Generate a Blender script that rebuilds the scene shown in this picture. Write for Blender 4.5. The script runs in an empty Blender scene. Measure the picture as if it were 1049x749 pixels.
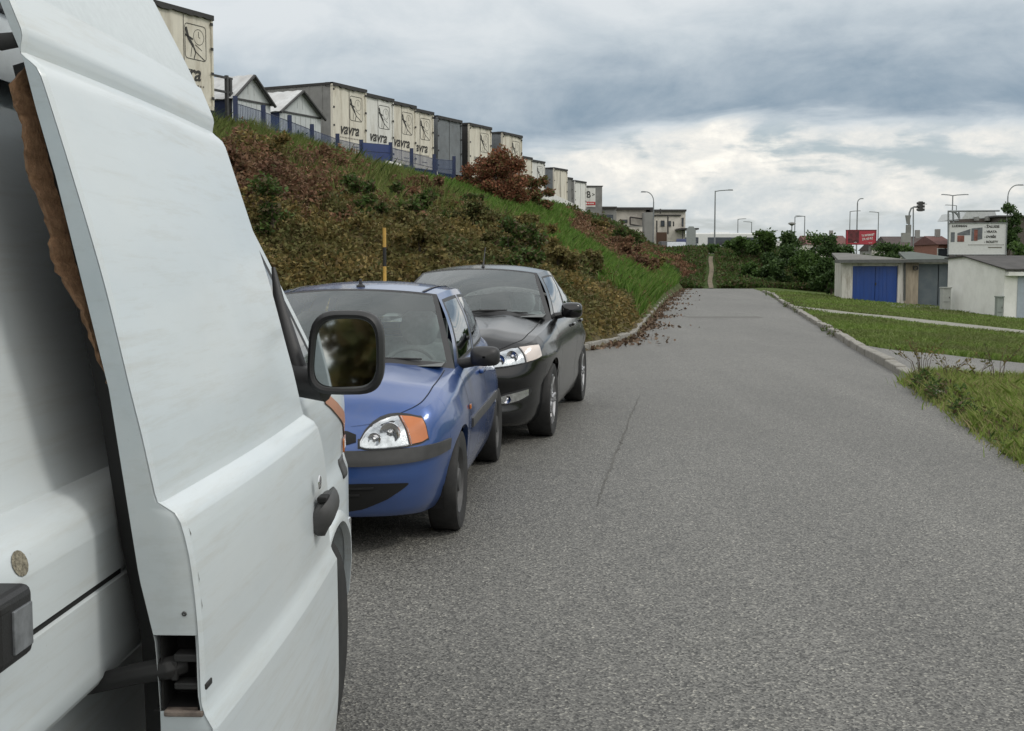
import bpy, bmesh, math, random
import numpy as np
from mathutils import Vector, Matrix
random.seed(7)
rng = np.random.default_rng(11)
C = bpy.context.scene.collection
R = math.radians

# ------------------------------------------------------------------ camera
F, CX, CY, HZ, CAMZ = 1250.0, 524.5, 374.5, 272.0, 1.5
PITCH = math.atan((CY - HZ) / F)
cam = bpy.data.cameras.new('camera')
cam.sensor_width = 36.0
cam.lens = 36.0 * F / 1049.0
cam.clip_start, cam.clip_end = 0.05, 6000
camo = bpy.data.objects.new('camera', cam); C.objects.link(camo)
camo.location = (0, 0, CAMZ)
camo.rotation_euler = (math.pi / 2 - PITCH, 0, 0)
bpy.context.scene.camera = camo
_c, _s = math.cos(PITCH), math.sin(PITCH)

def ray(px, py):
    a, b = (px - CX) / F, (CY - py) / F
    return np.array([a, _c + b * _s, -_s + b * _c])
def at(px, py, Y):                     # surveyed point at forward distance Y
    d = ray(px, py); t = Y / d[1]
    return np.array([d[0] * t, Y, CAMZ + d[2] * t])
def at_z(px, py, z):
    d = ray(px, py); t = (z - CAMZ) / d[2]
    return np.array([d[0] * t, d[1] * t, z])

# ------------------------------------------------------------------ mesh helpers
class MB:
    def __init__(s): s.v, s.f = [], []
    def add(s, vs, fs):
        o = len(s.v); s.v += [tuple(map(float, p)) for p in vs]; s.f += [tuple(i + o for i in f) for f in fs]; return s
    def box(s, c, d, rz=0.0, taper=(1, 1)):
        x, y, z = d[0] / 2, d[1] / 2, d[2] / 2
        vs = []
        for k in (-1, 1):
            tx, ty = (1, 1) if k < 0 else taper
            for i, j in ((-1, -1), (1, -1), (1, 1), (-1, 1)):
                px, py = i * x * tx, j * y * ty
                vs.append((c[0] + px * math.cos(rz) - py * math.sin(rz), c[1] + px * math.sin(rz) + py * math.cos(rz), c[2] + k * z))
        return s.add(vs, [(3, 2, 1, 0), (4, 5, 6, 7), (0, 1, 5, 4), (1, 2, 6, 5), (2, 3, 7, 6), (3, 0, 4, 7)])
    def tube(s, pts, r, n=8, caps=True):
        pts = [np.array(p, float) for p in pts]; rs = r if isinstance(r, (list, tuple)) else [r] * len(pts)
        o = len(s.v); prev = None
        for i, p in enumerate(pts):
            t = pts[min(i + 1, len(pts) - 1)] - pts[max(i - 1, 0)]; t /= (np.linalg.norm(t) + 1e-9)
            if prev is None: a = np.array([0, 0, 1.]) if abs(t[2]) < .9 else np.array([1., 0, 0])
            else: a = prev
            a = a - t * a.dot(t); a /= np.linalg.norm(a); prev = a; b = np.cross(t, a)
            for k in range(n):
                w = 2 * math.pi * k / n
                s.v.append(tuple(p + rs[i] * (a * math.cos(w) + b * math.sin(w))))
        for i in range(len(pts) - 1):
            for k in range(n):
                s.f.append((o + i * n + k, o + i * n + (k + 1) % n, o + (i + 1) * n + (k + 1) % n, o + (i + 1) * n + k))
        if caps:
            s.f.append(tuple(o + k for k in reversed(range(n)))); s.f.append(tuple(o + (len(pts) - 1) * n + k for k in range(n)))
        return s
    def lathe(s, prof, c, axis='x', n=32, closed=False):
        o = len(s.v); m = len(prof)
        for r, h in prof:
            for k in range(n):
                w = 2 * math.pi * k / n; a, b = r * math.cos(w), r * math.sin(w)
                p = (h, a, b) if axis == 'x' else ((a, h, b) if axis == 'y' else (a, b, h))
                s.v.append((c[0] + p[0], c[1] + p[1], c[2] + p[2]))
        for i in range(m if closed else m - 1):
            j = (i + 1) % m
            for k in range(n):
                s.f.append((o + i * n + k, o + i * n + (k + 1) % n, o + j * n + (k + 1) % n, o + j * n + k))
        return s
    def grid(s, P):                     # P[i][j] points
        nu, nv = len(P), len(P[0]); o = len(s.v)
        for row in P: s.v += [tuple(map(float, p)) for p in row]
        for i in range(nu - 1):
            for j in range(nv - 1):
                s.f.append((o + i * nv + j, o + (i + 1) * nv + j, o + (i + 1) * nv + j + 1, o + i * nv + j + 1))
        return s
    def prism(s, poly, vec):
        n = len(poly); a = [np.array(p, float) for p in poly]; vec = np.array(vec, float)
        return s.add(a + [p + vec for p in a], [tuple(reversed(range(n))), tuple(range(n, 2 * n))] + [(i, (i + 1) % n, n + (i + 1) % n, n + i) for i in range(n)])
    def build(s, name, mat, parent=None, smooth=None, bevel=0, solid=0, merge=True, seg=2):
        me = bpy.data.meshes.new(name); me.from_pydata(s.v, [], s.f)
        bm = bmesh.new(); bm.from_mesh(me)
        if merge: bmesh.ops.remove_doubles(bm, verts=bm.verts, dist=1e-5)
        bmesh.ops.recalc_face_normals(bm, faces=bm.faces)
        bm.to_mesh(me); bm.free()
        if smooth is not None:
            me.shade_smooth(); me.set_sharp_from_angle(angle=R(smooth))
        me.materials.append(mat)
        o = bpy.data.objects.new(name, me); C.objects.link(o)
        if parent is not None: o.parent = parent
        if solid:
            m = o.modifiers.new('s', 'SOLIDIFY'); m.thickness = solid; m.offset = -1
        if bevel:
            m = o.modifiers.new('b', 'BEVEL'); m.width = bevel; m.segments = seg; m.limit_method = 'ANGLE'; m.angle_limit = R(35)
        return o

def tag(o, label=None, cat=None, group=None, kind=None):
    if label: o['label'] = label
    if cat: o['category'] = cat
    if group: o['group'] = group
    if kind: o['kind'] = kind
    return o
def empty(name, loc=(0, 0, 0), rz=0.0, label=None, cat=None, group=None):
    o = bpy.data.objects.new(name, None); C.objects.link(o); o.empty_display_size = .2
    o.location = tuple(map(float, loc)); o.rotation_euler = (0, 0, rz)
    return tag(o, label, cat, group)
def copy_tree(o, parent=None):
    c = o.copy(); C.objects.link(c)
    if parent is not None: c.parent = parent
    for ch in list(o.children): copy_tree(ch, c)
    return c
def text(body, size, mat, parent, loc, rot, name='lettering', bold=0.0, shear=0.0, align='CENTER', xs=1.0):
    cu = bpy.data.curves.new(name, 'FONT'); cu.body = body; cu.size = size; cu.align_x = align; cu.align_y = 'CENTER'
    cu.offset = bold; cu.shear = shear; cu.extrude = .002; cu.materials.append(mat)
    t = bpy.data.objects.new('tmp', cu); C.objects.link(t)
    me = bpy.data.meshes.new_from_object(t.evaluated_get(bpy.context.evaluated_depsgraph_get()))
    bpy.data.objects.remove(t); bpy.data.curves.remove(cu)
    if not me.materials: me.materials.append(mat)
    o = bpy.data.objects.new(name, me); C.objects.link(o); o.parent = parent; o.location = loc; o.rotation_euler = rot; o.scale = (xs, 1, 1)
    return o
def crom(pts, n):
    P = np.array(pts, float); k = len(P)
    Q = np.vstack([2 * P[0] - P[1], P, 2 * P[-1] - P[-2]]); out = []
    per = max(1, n // (k - 1))
    for i in range(k - 1):
        p0, p1, p2, p3 = Q[i], Q[i + 1], Q[i + 2], Q[i + 3]
        for t in np.linspace(0, 1, per, endpoint=False):
            out.append(.5 * (2 * p1 + (p2 - p0) * t + (2 * p0 - 5 * p1 + 4 * p2 - p3) * t * t + (3 * p1 - p0 - 3 * p2 + p3) * t ** 3))
    out.append(P[-1]); return np.array(out)
def sst(x, a=0.0, b=1.0):
    t = np.clip((x - a) / (b - a), 0, 1); return t * t * (3 - 2 * t)

# ------------------------------------------------------------------ materials
def nodes(name):
    m = bpy.data.materials.new(name); m.use_nodes = True
    nt = m.node_tree; b = nt.nodes['Principled BSDF']; return m, nt, b
def N(nt, t, **kw):
    n = nt.nodes.new(t)
    for k, v in kw.items():
        if k in n.inputs: n.inputs[k].default_value = v
        else: setattr(n, k, v)
    return n
def rgba(c): return (c[0], c[1], c[2], 1)
def ramp(nt, fac, stops):
    n = nt.nodes.new('ShaderNodeValToRGB'); e = n.color_ramp.elements
    while len(e) < len(stops): e.new(.5)
    for el, (p, c) in zip(e, stops): el.position = p; el.color = rgba(c)
    nt.links.new(fac, n.inputs[0]); return n.outputs[0]
def mix(nt, fac, a, b, blend='MIX'):
    n = nt.nodes.new('ShaderNodeMix'); n.data_type = 'RGBA'; n.blend_type = blend
    for i, v in ((0, fac), (6, a), (7, b)):
        if isinstance(v, (int, float)): n.inputs[i].default_value = v
        elif isinstance(v, tuple): n.inputs[i].default_value = rgba(v)
        else: nt.links.new(v, n.inputs[i])
    return n.outputs[2]
def noise(nt, scale, detail=6, rough=.6, coord='Object', stretch=None, dist=0.0):
    tc = nt.nodes.new('ShaderNodeTexCoord'); out = tc.outputs[coord]
    if coord == 'Object':                       # every object wears its own pattern
        oi = nt.nodes.new('ShaderNodeObjectInfo'); k = nt.nodes.new('ShaderNodeVectorMath'); k.operation = 'MULTIPLY_ADD'
        k.inputs[1].default_value = (37, 53, 0); nt.links.new(oi.outputs['Random'], k.inputs[0]); nt.links.new(out, k.inputs[2]); out = k.outputs[0]
    if stretch:
        mp = nt.nodes.new('ShaderNodeMapping'); mp.inputs['Scale'].default_value = stretch
        nt.links.new(out, mp.inputs[0]); out = mp.outputs[0]
    n = N(nt, 'ShaderNodeTexNoise', Scale=scale, Detail=detail, Roughness=rough, Distortion=dist)
    nt.links.new(out, n.inputs['Vector']); return n.outputs['Fac']
def bump(nt, b, h, strength=.3, dist=.02):
    n = N(nt, 'ShaderNodeBump', Strength=strength, Distance=dist)
    nt.links.new(h, n.inputs['Height']); nt.links.new(n.outputs[0], b.inputs['Normal'])
def plain(name, c, rough=.6, metal=0.0, var=.12, scale=6, coat=0.0, bmp=0.0, bscale=60, stretch=None, dirt=None, dscale=3, damt=.5):
    m, nt, b = nodes(name)
    f = noise(nt, scale, stretch=stretch)
    lo = tuple(x * (1 - var) for x in c); hi = tuple(min(1, x * (1 + var)) for x in c)
    col = ramp(nt, f, [(.3, lo), (.7, hi)])
    if dirt:
        g = noise(nt, dscale, 8, .7, stretch=stretch)
        k = ramp(nt, g, [(.48, (0, 0, 0)), (.72, (damt,) * 3)])
        col = mix(nt, k, col, dirt)
    nt.links.new(col, b.inputs['Base Color'])
    b.inputs['Roughness'].default_value = rough; b.inputs['Metallic'].default_value = metal
    if coat: b.inputs['Coat Weight'].default_value = coat; b.inputs['Coat Roughness'].default_value = .04
    if bmp: bump(nt, b, noise(nt, bscale, 4), bmp)
    return m
def islands(name, cols, rough=.7, trans=.25, patch=None, pscale=.35, spec=.25):
    """leaf material: each leaf its own tone, patches of a second palette"""
    m, nt, b = nodes(name)
    g = nt.nodes.new('ShaderNodeNewGeometry')
    st = [((i + .5) / len(cols), c) for i, c in enumerate(cols)]
    col = ramp(nt, g.outputs['Random Per Island'], st)
    if patch:
        k = ramp(nt, noise(nt, pscale, 4, .6), [(.42, (0, 0, 0)), (.6, (1, 1, 1))])
        c2 = ramp(nt, g.outputs['Random Per Island'], [((i + .5) / len(patch), c) for i, c in enumerate(patch)])
        col = mix(nt, k, col, c2)
    nt.links.new(col, b.inputs['Base Color']); b.inputs['Roughness'].default_value = rough
    b.inputs['Specular IOR Level'].default_value = spec
    if trans:
        t = nt.nodes.new('ShaderNodeBsdfTranslucent'); nt.links.new(col, t.inputs[0])
        mx = nt.nodes.new('ShaderNodeMixShader'); mx.inputs[0].default_value = trans
        nt.links.new(b.outputs[0], mx.inputs[1]); nt.links.new(t.outputs[0], mx.inputs[2])
        nt.links.new(mx.outputs[0], nt.nodes['Material Output'].inputs[0])
    return m
def glass(name, tint=(.72, .8, .78), rough=.02, ior=1.5, boost=1.0, sky_veil=0.0):
    m, nt, b = nodes(name); nt.nodes.remove(b)
    t = nt.nodes.new('ShaderNodeBsdfTransparent'); t.inputs[0].default_value = rgba(tint)
    g = N(nt, 'ShaderNodeBsdfGlossy', Roughness=rough); g.inputs[0].default_value = (.95, .97, 1, 1)
    fr = N(nt, 'ShaderNodeFresnel', IOR=ior)
    mm = N(nt, 'ShaderNodeMath', operation='MULTIPLY'); mm.inputs[1].default_value = boost; mm.use_clamp = True
    nt.links.new(fr.outputs[0], mm.inputs[0])
    mx = nt.nodes.new('ShaderNodeMixShader')
    nt.links.new(mm.outputs[0], mx.inputs[0]); nt.links.new(t.outputs[0], mx.inputs[1]); nt.links.new(g.outputs[0], mx.inputs[2])
    if sky_veil:  # pale diffuse tint painted in for the sky reflection veiling the glass
        df = nt.nodes.new('ShaderNodeBsdfDiffuse'); df.inputs[0].default_value = (.40, .47, .46, 1); m2 = nt.nodes.new('ShaderNodeMixShader'); m2.inputs[0].default_value = sky_veil
        nt.links.new(mx.outputs[0], m2.inputs[1]); nt.links.new(df.outputs[0], m2.inputs[2]); mx = m2
    nt.links.new(mx.outputs[0], nt.nodes['Material Output'].inputs[0]); return m
def asphalt(name, c, dark=.0):
    m, nt, b = nodes(name)
    big = noise(nt, .35, 5, .6, stretch=(1, .35, 1)); mid = noise(nt, 2.2, 6, .65); fine = noise(nt, 130, 2, .7)
    vo = N(nt, 'ShaderNodeTexVoronoi', Scale=112.0); tc = nt.nodes.new('ShaderNodeTexCoord'); nt.links.new(tc.outputs['Object'], vo.inputs['Vector'])
    col = ramp(nt, big, [(.32, tuple(x * .84 for x in c)), (.68, tuple(x * 1.14 for x in c))])
    col = mix(nt, ramp(nt, mid, [(.35, (.0,) * 3), (.75, (.4,) * 3)]), col, tuple(x * .78 for x in c))
    chip = ramp(nt, vo.outputs['Color'], [(.12, (.20,) * 3), (.5, (.80,) * 3), (.80, (1.32,) * 3), (.96, (2.5, 2.46, 2.34))])
    st = noise(nt, .9, 7, .7, dist=1.0); col = mix(nt, ramp(nt, st, [(.56, (0,) * 3), (.68, (.45,) * 3)]), col, tuple(x * .62 for x in c))
    tr_ = noise(nt, 1.0, 4, .5, stretch=(1.3, .05, 1)); col = mix(nt, ramp(nt, tr_, [(.5, (0,) * 3), (.66, (.35,) * 3)]), col, tuple(x * 1.35 for x in c))
    col = mix(nt, 1.0, col, chip, 'MULTIPLY')
    col = mix(nt, .7, col, ramp(nt, fine, [(.35, (.62,) * 3), (.7, (1.35,) * 3)]), 'MULTIPLY')
    nt.links.new(col, b.inputs['Base Color']); b.inputs['Roughness'].default_value = .62; b.inputs['Specular IOR Level'].default_value = .5
    bump(nt, b, vo.outputs['Distance'], .6, .006)
    return m
def ground_mat(name):
    m, nt, b = nodes(name)
    a = nt.nodes.new('ShaderNodeAttribute'); a.attribute_name = 'zone'
    f = noise(nt, 1.3, 8, .7); g = noise(nt, 14, 5, .7)
    col = mix(nt, 1.0, a.outputs['Color'], ramp(nt, f, [(.3, (.55,) * 3), (.7, (1.35,) * 3)]), 'MULTIPLY')
    col = mix(nt, 1.0, col, ramp(nt, g, [(.3, (.6,) * 3), (.7, (1.4,) * 3)]), 'MULTIPLY')
    nt.links.new(col, b.inputs['Base Color']); b.inputs['Roughness'].default_value = .95; b.inputs['Specular IOR Level'].default_value = .1
    bump(nt, b, g, .8, .06); return m
def car_paint(name, c, rough=.28, coat=.7, dirt=(.2, .19, .17), amt=.25, flake=0.0, metal=.3):
    m, nt, b = nodes(name)
    f = noise(nt, 2.2, 5); col = ramp(nt, f, [(.3, tuple(x * .9 for x in c)), (.7, tuple(x * 1.1 for x in c))])
    d = noise(nt, 5, 9, .75, dist=.6); col = mix(nt, ramp(nt, d, [(.5, (0,) * 3), (.8, (amt,) * 3)]), col, dirt)
    # road dust on the lowest panels
    tc = nt.nodes.new('ShaderNodeTexCoord'); sp = nt.nodes.new('ShaderNodeSeparateXYZ'); nt.links.new(tc.outputs['Object'], sp.inputs[0])
    low = ramp(nt, sp.outputs[2], [(.15, (amt * 1.6,) * 3), (.5, (0, 0, 0))]); col = mix(nt, low, col, dirt)
    nt.links.new(col, b.inputs['Base Color']); b.inputs['Metallic'].default_value = metal
    rr = N(nt, 'ShaderNodeMapRange'); nt.links.new(d, rr.inputs[0]); rr.inputs[3].default_value = rough * .8; rr.inputs[4].default_value = rough * 1.7
    nt.links.new(rr.outputs[0], b.inputs['Roughness'])
    b.inputs['Coat Weight'].default_value = coat; b.inputs['Coat Roughness'].default_value = .08
    return m

M = dict(
    asphalt=asphalt('asphalt', (.150, .147, .134)),
    drive=asphalt('driveway_asphalt', (.175, .171, .156)),
    ground=ground_mat('ground'),
    concrete=plain('concrete', (.25, .24, .215), .9, var=.25, scale=9, bmp=.5, dirt=(.12, .11, .08), dscale=4, damt=.7),
    blue_paint=car_paint('blue_paint', (.026, .075, .245), .26, .9, amt=.10, metal=.3),
    dark_paint=car_paint('dark_paint', (.0045, .005, .006), .14, .35, dirt=(.02, .02, .019), amt=.08, metal=.0),
    black=plain('black_plastic', (.016, .016, .017), .5, var=.2, bmp=.1, bscale=300),
    grey_plastic=plain('grey_plastic', (.05, .05, .05), .55, var=.2, scale=12),
    rubber=plain('rubber', (.014, .014, .014), .7, var=.3, scale=20, dirt=(.05, .048, .043), dscale=8, damt=.4),
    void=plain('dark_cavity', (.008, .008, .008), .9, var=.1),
    glass=glass('car_glass', (.84, .92, .89), .012, 1.5, 1.1, .10),
    side_glass=glass('side_glass', (.86, .94, .92), .015, 1.55, 1.3),
    lens=glass('lamp_lens', (.93, .95, .96), .03, 1.45),
    amber=plain('amber_lens', (.46, .135, .03), .2, var=.1, coat=.8),
    pale_amber=plain('pale_amber_lens', (.68, .60, .55), .2, var=.1, coat=.8),
    chrome=plain('chrome', (.75, .75, .76), .16, 1.0, var=.05),
    reflector=plain('reflector', (.60, .61, .62), .25, 1.0, var=.25, scale=30, bmp=.12, bscale=40),
    alloy=plain('alloy', (.42, .42, .43), .32, .9, var=.1),
    seat=plain('seat_cloth', (.19, .205, .21), .9, var=.2, scale=30),
    trim=plain('interior_trim', (.13, .14, .14), .8, var=.1),
    headlining=plain('headlining', (.30, .31, .30), .9, var=.05),
    mirror=plain('mirror_glass', (.58, .61, .60), .03, 1.0, var=.03),
)
# ------------------------------------------------------------------ cars
class Car:
    def __init__(s, root, cfg):
        s.root = root; s.c = cfg
        P = crom(cfg['plan'], 600); s.X, s.Y = P[:, 0], P[:, 1]
        d = np.diff(P, axis=0); L = np.hypot(d[:, 0], d[:, 1]); s.S = np.concatenate([[0], np.cumsum(L)])
        T = np.gradient(P, axis=0); T /= np.linalg.norm(T, axis=1)[:, None]
        s.nx, s.ny = T[:, 1], -T[:, 0]
        iy = np.argmax(s.X); s.smid = s.S[iy]
        s.tops = np.array(cfg['top']); s.side = np.array(cfg['side']); s.front = np.array(cfg['front']); s.rear = np.array(cfg['rear'])
    def sy(s, y): return float(np.interp(y, s.Y, s.S))
    def sx(s, x):
        k = np.argmax(s.X); return float(np.interp(x, s.X[:k + 1], s.S[:k + 1]))
    def top(s, q):
        y = np.interp(q, s.S, s.Y); return float(np.interp(y, s.tops[:, 0], s.tops[:, 1]))
    def W(s, q, z, off=0.0, sgn=1):
        x, y = np.interp(q, s.S, s.X), np.interp(q, s.S, s.Y)
        nx, ny = np.interp(q, s.S, s.nx), np.interp(q, s.S, s.ny)
        n = math.hypot(nx, ny) + 1e-9; nx /= n; ny /= n
        wf = float(sst(-ny, .25, .9)); wr = float(sst(ny, .25, .9)); ws = 1 - wf - wr
        zt = s.top(q)
        def pr(a, rel):
            return float(np.interp(z - rel, a[:, 0], a[:, 1]))
        ins = wf * pr(s.front, 0) + wr * pr(s.rear, 0) + ws * pr(s.side, 0)
        # shoulder rounding close to the upper edge
        k = (zt - z) / .07
        if k < 1: ins += .035 * (1 - max(k, 0)) ** 2
        # sculpted crease
        ex = s.c.get('extra')
        if ex: ins -= ex(y, z) * ws
        o = off - ins
        return np.array([sgn * max(0.0 if x < 1e-4 else -9, x + nx * o), y + ny * o, z])
    def patch(s, name, mat, q, lo, hi, off=.006, nz=6, nq=24, thick=.01, sgn=1, both=False, parent=None, smooth=40):
        """conformal panel: q = list of (s, zlow, zhigh)"""
        objs = []
        qs = np.array(q); us = np.linspace(0, len(q) - 1, nq); idx = np.arange(len(q))
        for g in ((1, -1) if both else (sgn,)):
            mb = MB(); G = []
            for u in us:
                sq, zl, zh = (np.interp(u, idx, qs[:, i]) for i in range(3))
                G.append([s.W(sq, zl + (zh - zl) * k / nz, off, g) for k in range(nz + 1)])
            mb.grid(G)
            B = []
            for u in us:
                sq, zl, zh = (np.interp(u, idx, qs[:, i]) for i in range(3))
                B.append([s.W(sq, zl, off - thick, g), s.W(sq, zl, off, g)])
            mb.grid(B)
            B = []
            for u in us:
                sq, zl, zh = (np.interp(u, idx, qs[:, i]) for i in range(3))
                B.append([s.W(sq, zh, off, g), s.W(sq, zh, off - thick, g)])
            mb.grid(B)
            for u in (us[0], us[-1]):
                sq, zl, zh = (np.interp(u, idx, qs[:, i]) for i in range(3))
                mb.grid([[s.W(sq, zl + (zh - zl) * k / nz, o, g) for k in range(nz + 1)] for o in (off - thick, off)])
            objs.append(mb.build(name, mat, parent or s.root, smooth=smooth))
        return objs
    def strip(s, name, mat, pts, w=.006, off=.002, both=True):
        """dark panel gap along (s, z) points, one mesh"""
        for g in ((1, -1) if both else (1,)):
            mb = MB(); n = 14
            P = []
            for i in range(len(pts) - 1):
                for t in np.linspace(0, 1, n, endpoint=(i == len(pts) - 2)):
                    P.append((pts[i][0] + (pts[i + 1][0] - pts[i][0]) * t, pts[i][1] + (pts[i + 1][1] - pts[i][1]) * t))
            G = []
            for i, (q, z) in enumerate(P):
                a = np.array(P[max(i - 1, 0)]); b = np.array(P[min(i + 1, len(P) - 1)]); d = b - a; d = d / (np.hypot(*d) + 1e-9)
                nrm = np.array([-d[1], d[0]]) * w / 2
                G.append([s.W(q + nrm[0], z + nrm[1], off, g), s.W(q - nrm[0], z - nrm[1], off, g)])
            mb.grid(G).build(name, mat, s.root)
    def shell(s, paint):
        c = s.c; cols = list(np.linspace(0, s.S[-1], 150))
        for yc in c['axles']:
            for ph in np.linspace(0, math.pi, 25): cols.append(s.sy(yc - c['arch'] * math.cos(ph)))
            cols += [s.sy(yc - c['arch'] - .004), s.sy(yc + c['arch'] + .004)]
        cols = sorted(cols); nt = 22
        sill = np.array(c['sill'])
        def zb(q):
            y = np.interp(q, s.S, s.Y); z = float(np.interp(y, sill[:, 0], sill[:, 1]))
            if s.sx(.55) < q < s.S[-1] - .5:
                for yc in c['axles']:
                    if abs(y - yc) < c['arch'] - 1e-4: z = max(z, c['axle_z'] + math.sqrt(c['arch'] ** 2 - (y - yc) ** 2))
            return z
        s.zb = zb
        mb = MB()
        for g in (1, -1):
            mb.grid([[s.W(q, zb(q) + (s.top(q) - zb(q)) * t, 0, g) for t in np.linspace(0, 1, nt)] for q in cols])
        # folded arch lips and lower edge
        for g in (1, -1):
            G = []
            for q in cols:
                p = s.W(q, zb(q), 0, g); G.append([p, p + np.array([-g * .03, 0, 0.004])])
            mb.grid(G)
        # bonnet
        self_rows = []
        qa = s.sy(c['ya']); s.qa = qa
        rows = list(np.linspace(0, qa, 46)); us = np.linspace(-1, 1, 29)
        for q in rows:
            p = s.W(q, s.top(q)); k = float(sst(p[1], .15, c['ya']))
            row = []
            for u in us:
                e = 1 - u * u
                ridge = c.get('ridge', 0) * math.exp(-((abs(u) - .52) / .10) ** 2) * float(sst(p[1], .1, .5))
                row.append(np.array([p[0] * u, p[1] - c['bow'] * k * e, p[2] + c['crown'] * min(1, p[0] / .6) ** 2 * e + ridge]))
            self_rows.append(row)
        mb.grid(self_rows); s.base = self_rows[-1]; s.hood = self_rows
        # tail deck
        qc = s.sy(c['yc']); s.qc = qc; tr = []
        for q in np.linspace(qc, s.S[-1], 30):
            p = s.W(q, s.top(q)); k = float(sst(c['L'] - p[1], 0, c['L'] - c['yc']))
            tr.append([np.array([p[0] * u, p[1] + c['rbow'] * k * (1 - u * u), p[2] + c['crown'] * min(1, p[0] / .6) ** 2 * (1 - u * u)]) for u in us])
        mb.grid(tr); s.tail = tr[0]
        s.body = mb.build('body', paint, s.root, smooth=32)
        # inner wheel wells + floor keep daylight out
        for yc in c['axles']:
            for g in (1, -1):
                w = MB()
                prof = [[np.array([g * x, yc - (c['arch'] + .01) * math.cos(a), c['axle_z'] + (c['arch'] + .01) * math.sin(a)]) for x in (.74, .40)] for a in np.linspace(-.35, math.pi + .35, 20)]
                w.grid(prof).build('wheel_housing', M['void'], s.root)
        f = MB(); f.box((0, (c['L']) / 2, .25), (1.16, c['L'] - .5, .06)); f.box((0, .38, .42), (1.0, .2, .3)); f.build('underbody', M['void'], s.root)
    def cabin(s, paint, sealmat=None):
        c = s.c; seal = sealmat or M['black']
        us = np.array([-1, -.975, -.945] + list(np.linspace(-.9, .9, 25)) + [.945, .975, 1])
        bx = np.linspace(-1, 1, 29)
        base = np.array([[np.interp(u, bx, [p[k] for p in s.base]) for k in range(3)] for u in us])
        wt, yt, zt = c['wt'], c['yt'], c['zt']
        topw = np.array([[wt * u, yt - c['tbow'] * (1 - u * u), zt + c['tcr'] * (1 - u * u)] for u in us])
        vs = [0, .03, .06] + list(np.linspace(.12, .92, 9)) + [.965, 1]
        S_ = np.array([[base[i] + (topw[i] - base[i]) * v + np.array([0, -.6, .8]) * .03 * math.sin(math.pi * v) * (1 - us[i] ** 2 * .4) for v in vs] for i in range(len(us))])
        gl, sl = MB(), MB()
        def cells(G, test, A, B):
            for i in range(G.shape[0] - 1):
                for j in range(G.shape[1] - 1):
                    (A if test(i, j) else B).add([G[i, j], G[i + 1, j], G[i + 1, j + 1], G[i, j + 1]], [(0, 1, 2, 3)])
        cells(S_, lambda i, j: 2 <= i < len(us) - 3 and 2 <= j < len(vs) - 2, gl, sl)
        gl.build('windscreen', M['glass'], s.root, smooth=50)
        sl.build('windscreen_seal', seal, s.root, smooth=50)
        s.ws = S_
        # roof edge
        E = crom([(wt, yt, zt)] + c['roofedge'], 60); s.E = E
        rows = []
        for e in E:
            k = 1 - min(1, (e[1] - yt) / .6); kr = max(0, (e[1] - (E[-1][1] - .5)) / .5)
            rows.append([np.array([e[0] * u, e[1] - c['tbow'] * k * (1 - u * u) + c['rtbow'] * kr * (1 - u * u), e[2] + (c['tcr'] + (c['rcr'] - c['tcr']) * (1 - k)) * (1 - abs(u) ** 2.2)]) for u in us])
        rf = MB(); rf.grid(rows)
        rf.build('roof', paint, s.root, smooth=40); s.roof = rows
        # rear window
        rtop = np.array(rows[-1]); tb = np.array([[np.interp(u, bx, [p[k] for p in s.tail]) for k in range(3)] for u in us])
        G = np.array([[rtop[i] + (tb[i] - rtop[i]) * v + np.array([0, .5, .5]) * .03 * math.sin(math.pi * v) for v in [0, .06, .14, .3, .5, .7, .86, .94, 1]] for i in range(len(us))])
        g2, s2 = MB(), MB(); cells(G, lambda i, j: 3 <= i < len(us) - 4 and 1 <= j < 6, g2, s2)
        g2.build('rear_window', M['side_glass'], s.root, smooth=50); s2.build('tailgate', paint, s.root, smooth=50)
        # sides
        for g in (1, -1):
            pm, gm, km = MB(), MB(), MB()
            wins = {}
            segs = c['segs']; vseg = c['vsegs']
            yE = np.linspace(0, 1, len(E))
            def P(u, v):
                q = s.qa + (s.qc - s.qa) * u; b = s.W(q, s.top(q))
                ue = c['uroof'](u) if 'uroof' in c else u
                e = np.array([np.interp(ue, yE, E[:, k]) for k in range(3)])
                p = b + (e - b) * v; p[0] += .035 * math.sin(math.pi * min(v, 1)) ** 1 * (1 if v < 1 else 0) * .8
                p[0] *= g; return p
            widx = 0
            for (u0, u1, kind) in segs:
                for (v0, v1, row) in vseg:
                    k = 'paint'
                    if row == 'frame': k = 'seal' if kind in ('glass', 'seal') else kind
                    elif row == 'glass': k = kind
                    elif row == 'sill': k = 'paint'
                    A = [[P(u0 + (u1 - u0) * a, v0 + (v1 - v0) * b) for b in np.linspace(0, 1, 6)] for a in np.linspace(0, 1, 7)]
                    if k == 'glass': MB().grid(A).build('side_window', M['side_glass'], s.root, smooth=60)
                    elif k == 'seal': km.grid(A)
                    else: pm.grid(A)
            pm.build('pillar', paint, s.root, smooth=50); km.build('window_frame', seal, s.root, smooth=50)
            s.P = P
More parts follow.
